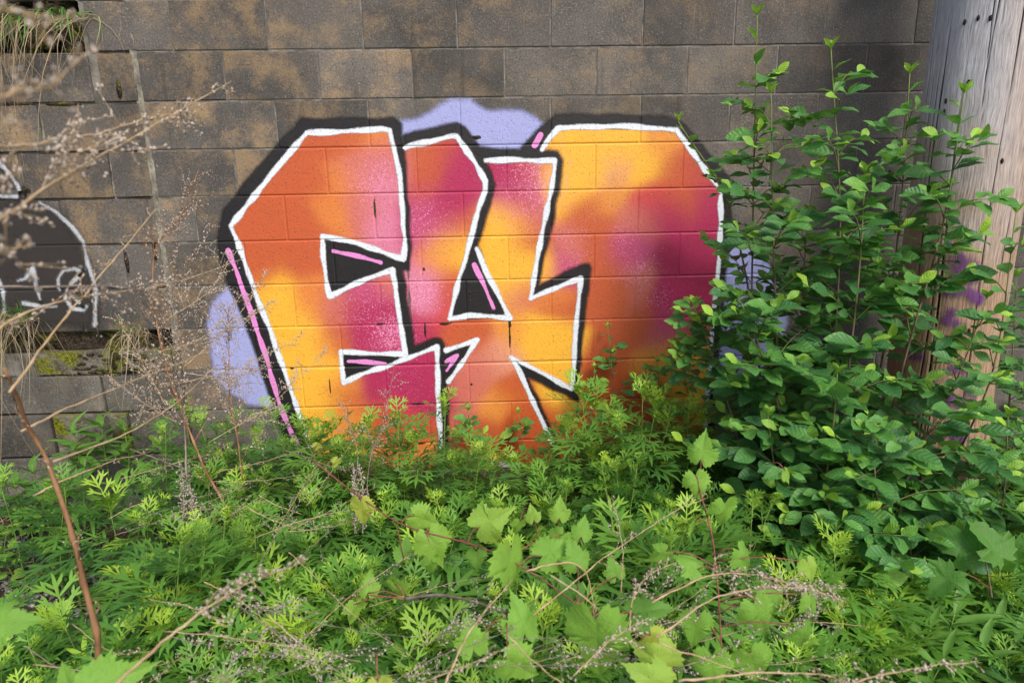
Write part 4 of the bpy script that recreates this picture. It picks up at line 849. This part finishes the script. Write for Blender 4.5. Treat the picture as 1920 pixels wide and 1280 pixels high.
tuft(cv + np.array([-.02, 0, .0]), 'drooping dry grass hanging from the broken top corner of the wall', (170, .34, 1.5, .004, .30), (34, .22, 1.3, .014, .26))
c2 = atY(15, 600, -.02); tuft(c2, 'grass clump with long dry roots hanging off the mossy ledge', (130, .40, 1.45, .0035, .12), (60, .26, .5, .004, .12))
c3 = atY(248, 628, -.01); tuft(c3, 'small dry grass clump on the ledge under the number 18', (70, .22, 1.3, .003, .05), (14, .16, .3, .003, .05))
for tx, ty, Y in ((1530, 1060, -1.25), (1400, 990, -1.0), (150, 1110, -.75), (90, 1090, -.6), (60, 1180, -1.1)):
    c = atY(tx, ty, Y); c[2] = ground_z(c[0], c[1]); h = min(.4, max(.12, atY(tx, ty, Y)[2]))
    t = thing('grass_clump', c, {1530: 'arching green grass clump in the sunlit weeds', 1400: 'fine green grass clump between grape leaves', 150: 'short grass clump on the gravel edge by the brown stalk', 90: 'short broad-bladed grass clump on the gravel', 60: 'bright grass clump in front of the gravel'}[tx], 'grass')
    m = MB(); blades(m, c, 34, h * 1.5, .28, .7, .008, .4, a0=.3); m.obj('green_blades', M_GRASS, t, 'stuff')
# soil in the broken corner
corner = MB()
for k in range(34):
    q = atY(R.uniform(-60, 165), R.uniform(-6, 98), .06); V, T = lump(q, (R.uniform(.03, .07), .05, R.uniform(.02, .05)), k); corner.add(V, T)
tag(corner.obj('soil_pocket', M_MOSS), 'dark mossy soil filling the broken top corner of the wall', 'soil')

# ------------------------------------------------------------------ last year's dry stalks
def seeds(mb, p, n, spread, sz, d=None):
    o = np.array([[1, 0, 0], [-1, 0, 0], [0, 1, 0], [0, -1, 0], [0, 0, 1.3], [0, 0, -1.3]]); F = np.array([(0, 2, 4), (2, 1, 4), (1, 3, 4), (3, 0, 4), (2, 0, 5), (1, 2, 5), (3, 1, 5), (0, 3, 5)])
    if d is not None: o = o * .8 + np.outer(o @ d, d) * .9
    for _ in range(n): mb.add(p + rv(spread) + o * sz * .62 * R.uniform(.6, 1.3) * (1 + .3 * rv(.5)), F, 0)
def stalk(path, label, r0=.0025, mat=None, fluff=1.0, start=.35, blen=.12, group='dry stalks of last year', seedsz=.0022, nb=None, fine=True, bdir=None):
    mat = mat or M_TWIG
    P = curve([atD(*p) if len(p) == 3 else p for p in path], 30); t = thing('dry_stalk', P[0], label, 'dry plant', group)
    P = P + np.cumsum(NR.normal(0, .0008, P.shape), axis=0)
    L = np.linalg.norm(np.diff(P, axis=0), axis=1).sum(); s = MB(); s.add(*tube(P, np.linspace(r0, r0 * .35, 30) * np.where(np.arange(30) % 4 == 2, 1.35, 1.0) * NR.uniform(.88, 1.1, 30), 6)); s.obj('stem', mat, t)
    if fluff <= 0: return t
    tw = MB(); sm = MB(); nb = nb or int(L * 26 * fluff); ax = unit(P[-1] - P[0])
    for b in range(nb):
        u = start + (1 - start) * (b + R.random()) / nb; k = int(u * 28.9); p = P[k]; d = unit(unit(P[k + 1] - P[k]) * R.uniform(.7, 1.4) + rv(.55) + (bdir if bdir is not None else 0)); l = blen * R.uniform(.3, 1.1) * (1.15 - .8 * u)
        Q = curve([p, p + d * l * .5 + rv(.006), p + d * l + np.array([0, 0, -.15 * l])], 7); tw.add(*tube(Q, np.linspace(r0 * .32, .0004, 7), 3))
        m = max(2, int(l / .0075 * min(1, fluff)))
        for i in range(m):
            q = Q[min(6, int((.25 + .75 * i / m) * 7))]; seeds(sm, q + rv(.0010), 2 if fine else 3, .0012, seedsz, d)
        if fine and l > .06:
            for _ in range(3):
                k2 = R.randrange(2, 6); d2 = unit(d + rv(.6)); Q2 = [Q[k2], Q[k2] + d2 * l * .25, Q[k2] + d2 * l * .45]; tw.add(*tube(Q2, .0004, 3))
                for i in range(4): seeds(sm, Q[k2] + d2 * l * .45 * (i + 1) / 4 + rv(.002), 1, .001, seedsz * .8, d2)
    tw.obj('twigs', mat, t, 'stuff'); sm.obj('seed_heads', M_SEED, t, 'stuff'); return t
stalk([(182, 1290, 1.0), (178, 1200, .98), (150, 1100, .95), (120, 1000, .92), (75, 880, .9), (30, 780, .86), (-10, 690, .8)], 'thick brown dead stalk standing up beside the gravel', .0052, M_BROWN, .25, .25, .09, nb=9, bdir=np.array([-.2, 0, .3]))
stalk([(-60, 455, .45), (0, 412, .5), (140, 322, .62), (260, 252, .75), (425, 158, .95)], 'pale dry stalk with seed spikes slanting across the wall corner', .0016, None, 2.0, .05, .10, seedsz=.0026)
stalk([(-40, 275, .5), (60, 268, .55), (180, 250, .7), (320, 215, .85), (375, 222, .95)], 'thin dry stalk with seed spikes below the slanting one', .0014, None, 2.0, .2, .08, seedsz=.0025)
stalk([(-50, 190, .3), (20, 170, .32), (80, 150, .34), (140, 85, .38)], 'blurred pale seed spike very near at the wall corner', .0011, None, 2.6, .0, .026, seedsz=.0016, nb=15, fine=False)
stalk([(-40, 20, .3), (20, 12, .32), (60, 22, .33), (100, 5, .35)], 'blurred pale seed spike hanging before the grass at the corner', .0010, None, 2.6, .0, .022, seedsz=.0015, nb=10, fine=False)
stalk([(-50, 480, .4), (0, 470, .42), (40, 462, .44), (65, 455, .45)], 'blurred clump of pale seeds before the old white tag', .0012, None, 2.6, .0, .03, seedsz=.0014, nb=7, fine=False)
stalk([(20, 735, .8), (90, 640, .85), (180, 525, .9), (290, 388, 1.0)], 'straight tan dry stalk crossing the number 18', .002, None, .25, .5, .07, nb=5)
stalk([(-30, 635, .7), (60, 590, .75), (160, 565, .85), (330, 530, 1.1), (452, 487, 1.3)], 'tan dry stalk running level below the number 18', .0017, None, .7, .1, .1, nb=16)
stalk([(-30, 540, .75), (120, 533, .8), (230, 533, .85), (300, 545, .9), (330, 570, .95)], 'thin lilac-grey dry stalk running level over the tag', .0014, M_GREYTWIG, 1.3, .3, .07, nb=20)
stalk([(40, 810, .9), (150, 755, 1.0), (280, 705, 1.2), (400, 655, 1.4)], 'long tan dry stalk over the grey footing', .0019, None, .25, .5, .08, nb=6)
stalk([(100, 865, 1.0), (250, 800, 1.15), (330, 750, 1.3), (410, 680, 1.5)], 'long tan dry stalk lower over the footing', .0019, None, .25, .5, .08, nb=6)
stalk([(60, 930, 1.1), (170, 880, 1.15), (280, 850, 1.3)], 'short tan dry stalk above the cut-leaved weeds', .0016, None, .2, .5, .06, nb=4)
stalk([(430, 960, 1.9), (380, 870, 1.95), (345, 780, 2.0), (310, 690, 2.05), (288, 580, 2.1), (290, 470, 2.1), (330, 420, 2.15), (370, 320, 2.2)], 'tall russet dry stalk with wispy branches beside the lavender patch', .0036, M_BROWN, .8, .22, .30, nb=46, seedsz=.0028, bdir=np.array([.25, 0, .25]))
stalk([(350, 900, 2.0), (345, 780, 2.05), (330, 650, 2.1), (325, 540, 2.1), (390, 440, 2.1)], 'grey wispy dry stalk close to the tall russet one', .003, M_GREYTWIG, .9, .2, .30, nb=42, seedsz=.0028, bdir=np.array([.15, 0, .3]))
stalk([(455, 900, 2.1), (445, 820, 2.1), (435, 740, 2.15), (432, 630, 2.15), (430, 590, 2.15)], 'wispy dry stalk in front of the lavender patch', .0026, M_BROWN, 1.1, .15, .24, nb=42, seedsz=.0028)
for k, (x0, y0, x1, y1) in enumerate(((300, 660, 520, 560), (330, 720, 570, 625), (340, 690, 505, 500), (310, 600, 450, 465), (390, 830, 620, 640), (310, 760, 210, 590), (330, 790, 200, 700), (350, 700, 500, 690))):
    stalk([(x0, y0, 2.05), ((x0 + x1) / 2 + 10, (y0 + y1) / 2 + 14, 2.1), (x1, y1, 2.2)], 'wispy dry side stalk with fine seeds over the left edge of the mural', .0013, None, 1.2, .2, .12, nb=30, seedsz=.0028)
stalk([(690, 930, 2.0), (695, 860, 2.05), (720, 780, 2.1), (735, 690, 2.15)], 'wispy dry stalk in front of the magenta paint', .0018, M_GREYTWIG, 1, .3, .14, nb=22, seedsz=.0021)
stalk([(660, 930, 2.0), (672, 850, 2.05), (650, 780, 2.1), (630, 755, 2.12)], 'short wispy dry stalk in front of the yellow paint', .0016, M_GREYTWIG, 1, .4, .10, nb=14, seedsz=.0021)
for x in (340, 355, 665, 680): stalk([(x, 1000, 1.95), (x + 4, 930, 2.0), (x - 3, 870, 2.05)], 'brown dead stalk with shrivelled leaves among the weeds', .003, M_GREYTWIG, 3, .05, .05, nb=40, seedsz=.0028, fine=False)
# foreground tangle
stalk([(180, 1320, .62), (330, 1180, .68), (430, 1115, .74), (560, 1062, .85)], 'blurred pale dry stalk slanting over the near weeds', .0017, None, 1.0, .45, .06, nb=26, fine=False)
stalk([(1220, 1128, 1.0), (1290, 1092, 1.02), (1350, 1073, 1.05), (1430, 1078, 1.08), (1500, 1095, 1.1), (1580, 1125, 1.1)], 'arching dry stalk with dense grey seeds over the grape leaves', .0014, None, 2.4, .35, .07, nb=36, seedsz=.0026)
stalk([(1230, 1195, .95), (1320, 1135, .98), (1400, 1108, 1.0), (1500, 1105, 1.02), (1560, 1125, 1.05)], 'second arching dry stalk with dense grey seeds', .0014, None, 2.2, .4, .06, nb=30, seedsz=.0026)
stalk([(1270, 1275, .85), (1400, 1264, .85), (1520, 1270, .86), (1600, 1290, .86)], 'pale dry stalk lying level over the near weeds', .0016, None, .5, .3, .06, nb=14)
stalk([(1560, 1290, .8), (1660, 1262, .85), (1760, 1245, .9), (1850, 1240, .95)], 'dry stalk with grey seeds low under the lance-leaved weeds', .0014, None, 2.2, .0, .05, nb=30, seedsz=.0026)
stalk([(1000, 1155, 1.1), (1080, 1090, 1.15), (1160, 1030, 1.25), (1260, 965, 1.4), (1330, 935, 1.5)], 'thin dry stalk slanting past the large grape leaves', .0014, None, .7, .4, .06, nb=14)
stalk([(985, 1072, 1.15), (1040, 1058, 1.15), (1085, 1062, 1.15), (1108, 1105, 1.15), (1114, 1180, 1.1)], 'bent dry stalk arching over the large grape leaf', .0018, None, 0)
stalk([(830, 1290, .9), (880, 1180, .98), (960, 1090, 1.1)], 'straight tan dry stalk before the grape leaves', .0018, None, .3, .5, .05, nb=5)
stalk([(1165, 1110, 1.2), (1166, 1040, 1.3), (1160, 990, 1.35), (1145, 930, 1.4)], 'upright thin dry stalk with tiny seeds before the weeds', .0011, None, 1, .4, .05, nb=12)
stalk([(1180, 1180, 1.0), (1190, 1120, 1.05), (1215, 1080, 1.1), (1270, 1050, 1.15)], 'dry stalk with a pale seed cluster beside the big leaf', .0012, None, 2, .3, .06, nb=20, seedsz=.0026)
stalk([(1070, 1270, .95), (1120, 1220, .96), (1160, 1190, 1.0), (1200, 1160, 1.02)], 'dry seed spray lying over the biggest grape leaf', .001, None, 2, .1, .06, nb=16, seedsz=.0026)
for k in range(26):
    x, y = (R.uniform(330, 900), R.uniform(1120, 1270)) if k < 15 else (R.uniform(1100, 1560), R.uniform(1090, 1260)); a = R.uniform(-.3, .9); L = R.uniform(90, 240); D = float(np.interp(y, [1080, 1290], [1.35, .9])); dx, dy = math.cos(a) * L / 2, -math.sin(a) * L / 2
    stalk([(x - dx, y - dy, D), (x + R.uniform(-6, 6), y - R.uniform(-14, 14), D), (x + dx, y + dy, D * 1.05)], 'fine grey seed spray tangled over the near weeds', R.uniform(.0005, .0009), M_GREYTWIG, 2.4, .1, .05, 'fine grey seed sprays', .0024)
DRY_L = 'dead twig lying in the tangle over the near weeds'
for k in range(34):
    x = R.uniform(150, 1500) if k < 34 else R.uniform(1250, 1880); y = R.uniform(1090, 1300); a = R.choice((-1, 1)) * R.uniform(.05, .75); L = R.uniform(120, 420); D = float(np.interp(y, [1080, 1290], [1.45, .95])) * R.uniform(.85, 1.1)
    if x < 330 and y < 1180: continue
    dx, dy = math.cos(a) * L / 2, -math.sin(a) * L / 2
    stalk([(x - dx, y - dy, D), (x, y - R.uniform(-25, 25), D * R.uniform(.95, 1.08)), (x + dx, y + dy, D * R.uniform(.95, 1.15))], DRY_L, R.uniform(.0006, .0012), R.choice((M_TWIG, M_GREYTWIG, M_TWIG)), R.choice((0, .4, 1.2, 1.6)), .3, .05, 'dead twigs over the near weeds', .0022)
for k in range(30):
    x = R.uniform(240, 640); y = R.uniform(860, 1010); a = R.uniform(-.5, 1.0); L = R.uniform(60, 200); D = float(np.interp(y, [850, 1050], [2.1, 1.6]))
    dx, dy = math.cos(a) * L / 2, -math.sin(a) * L / 2
    stalk([(x - dx, y - dy, D), (x, y - R.uniform(-10, 10), D), (x + dx, y + dy, D)], 'fine dry twig caught in the weeds below the lavender patch', R.uniform(.0008, .0014), R.choice((M_TWIG, M_GREYTWIG)), 1.0, .2, .06, 'fine twigs in the weeds', .002)

# ------------------------------------------------------------------ broad-leaved weeds mixed into the bank
for tx, ty in ((700, 1010), (520, 1060), (950, 1090), (1130, 1010), (1250, 1090), (1450, 1030), (1580, 1160), (1680, 1220), (820, 1170), (600, 1170), (400, 1130), (1330, 1150), (1500, 1230), (1070, 1180), (450, 950), (880, 980)):
    Y = bankY(ty) - .1; c = atY(tx, ty, Y); h = min(.55, max(.15, c[2])); c[2] = ground_z(c[0], c[1])
    t = thing('grass_clump', c, 'thin arching grass clump growing up through the cut-leaved weeds', 'grass', 'grass clumps in the weed bank'); m = MB(); blades(m, c, 26, h * 1.25, .22, .45, .006, .5, a0=.35); m.obj('green_blades', M_GRASS, t, 'stuff')
def broad_weed(tx, ty, Y, lib, sz, label, age):
    tip = atY(tx, ty, Y); base = np.array([tip[0], tip[1], ground_z(tip[0], tip[1]) - .01]); tip[2] = max(tip[2], .1)
    t = thing('broad_leaf_weed', base, label, 'weed', 'broad-leaved weeds in the bank'); P = curve([base, (base + tip) / 2 + rv(.02), tip], 8)
    s = MB(); s.add(*tube(P, np.linspace(.003, .0014, 8), 5), .3); s.obj('stem', M_GREENSTEM, t); th = R.uniform(0, 6)
    for i in range(13):
        u = .35 + .65 * i / 12; th += 2.4; o = np.array([math.cos(th), math.sin(th), 0]); e = max(0, (u - .8) * 5); p = P[int(u * 7)] + o * .02
        place_leaf(t, lib[i % len(lib)], frame(unit(o + np.array([0, 0, .15 + .7 * e])), np.array([0, -.3, 1.]) - o * .3 + rv(.25), sz * R.uniform(.6, 1.15) * (1 - .4 * e), p), age + .3 * e + R.uniform(-.12, .15))
for tx, ty in ((30, 935), (75, 915), (15, 985), (95, 975)): broad_weed(tx, ty, -.45 - (ty - 900) * .002, L_GRAPE, .05, 'bright lobed-leaf weed at the foot of the footing beside the gravel', .6)
for tx, ty in ((560, 900), (880, 930), (1080, 960), (690, 1050), (930, 870), (1320, 1050), (1440, 1090), (800, 1010), (1180, 1090), (480, 1130), (1380, 1180), (660, 1200)): broad_weed(tx, ty, bankY(ty) - .12, L_BUCK, .075, 'oval-leaved weed poking out among the cut-leaved weeds', .12)
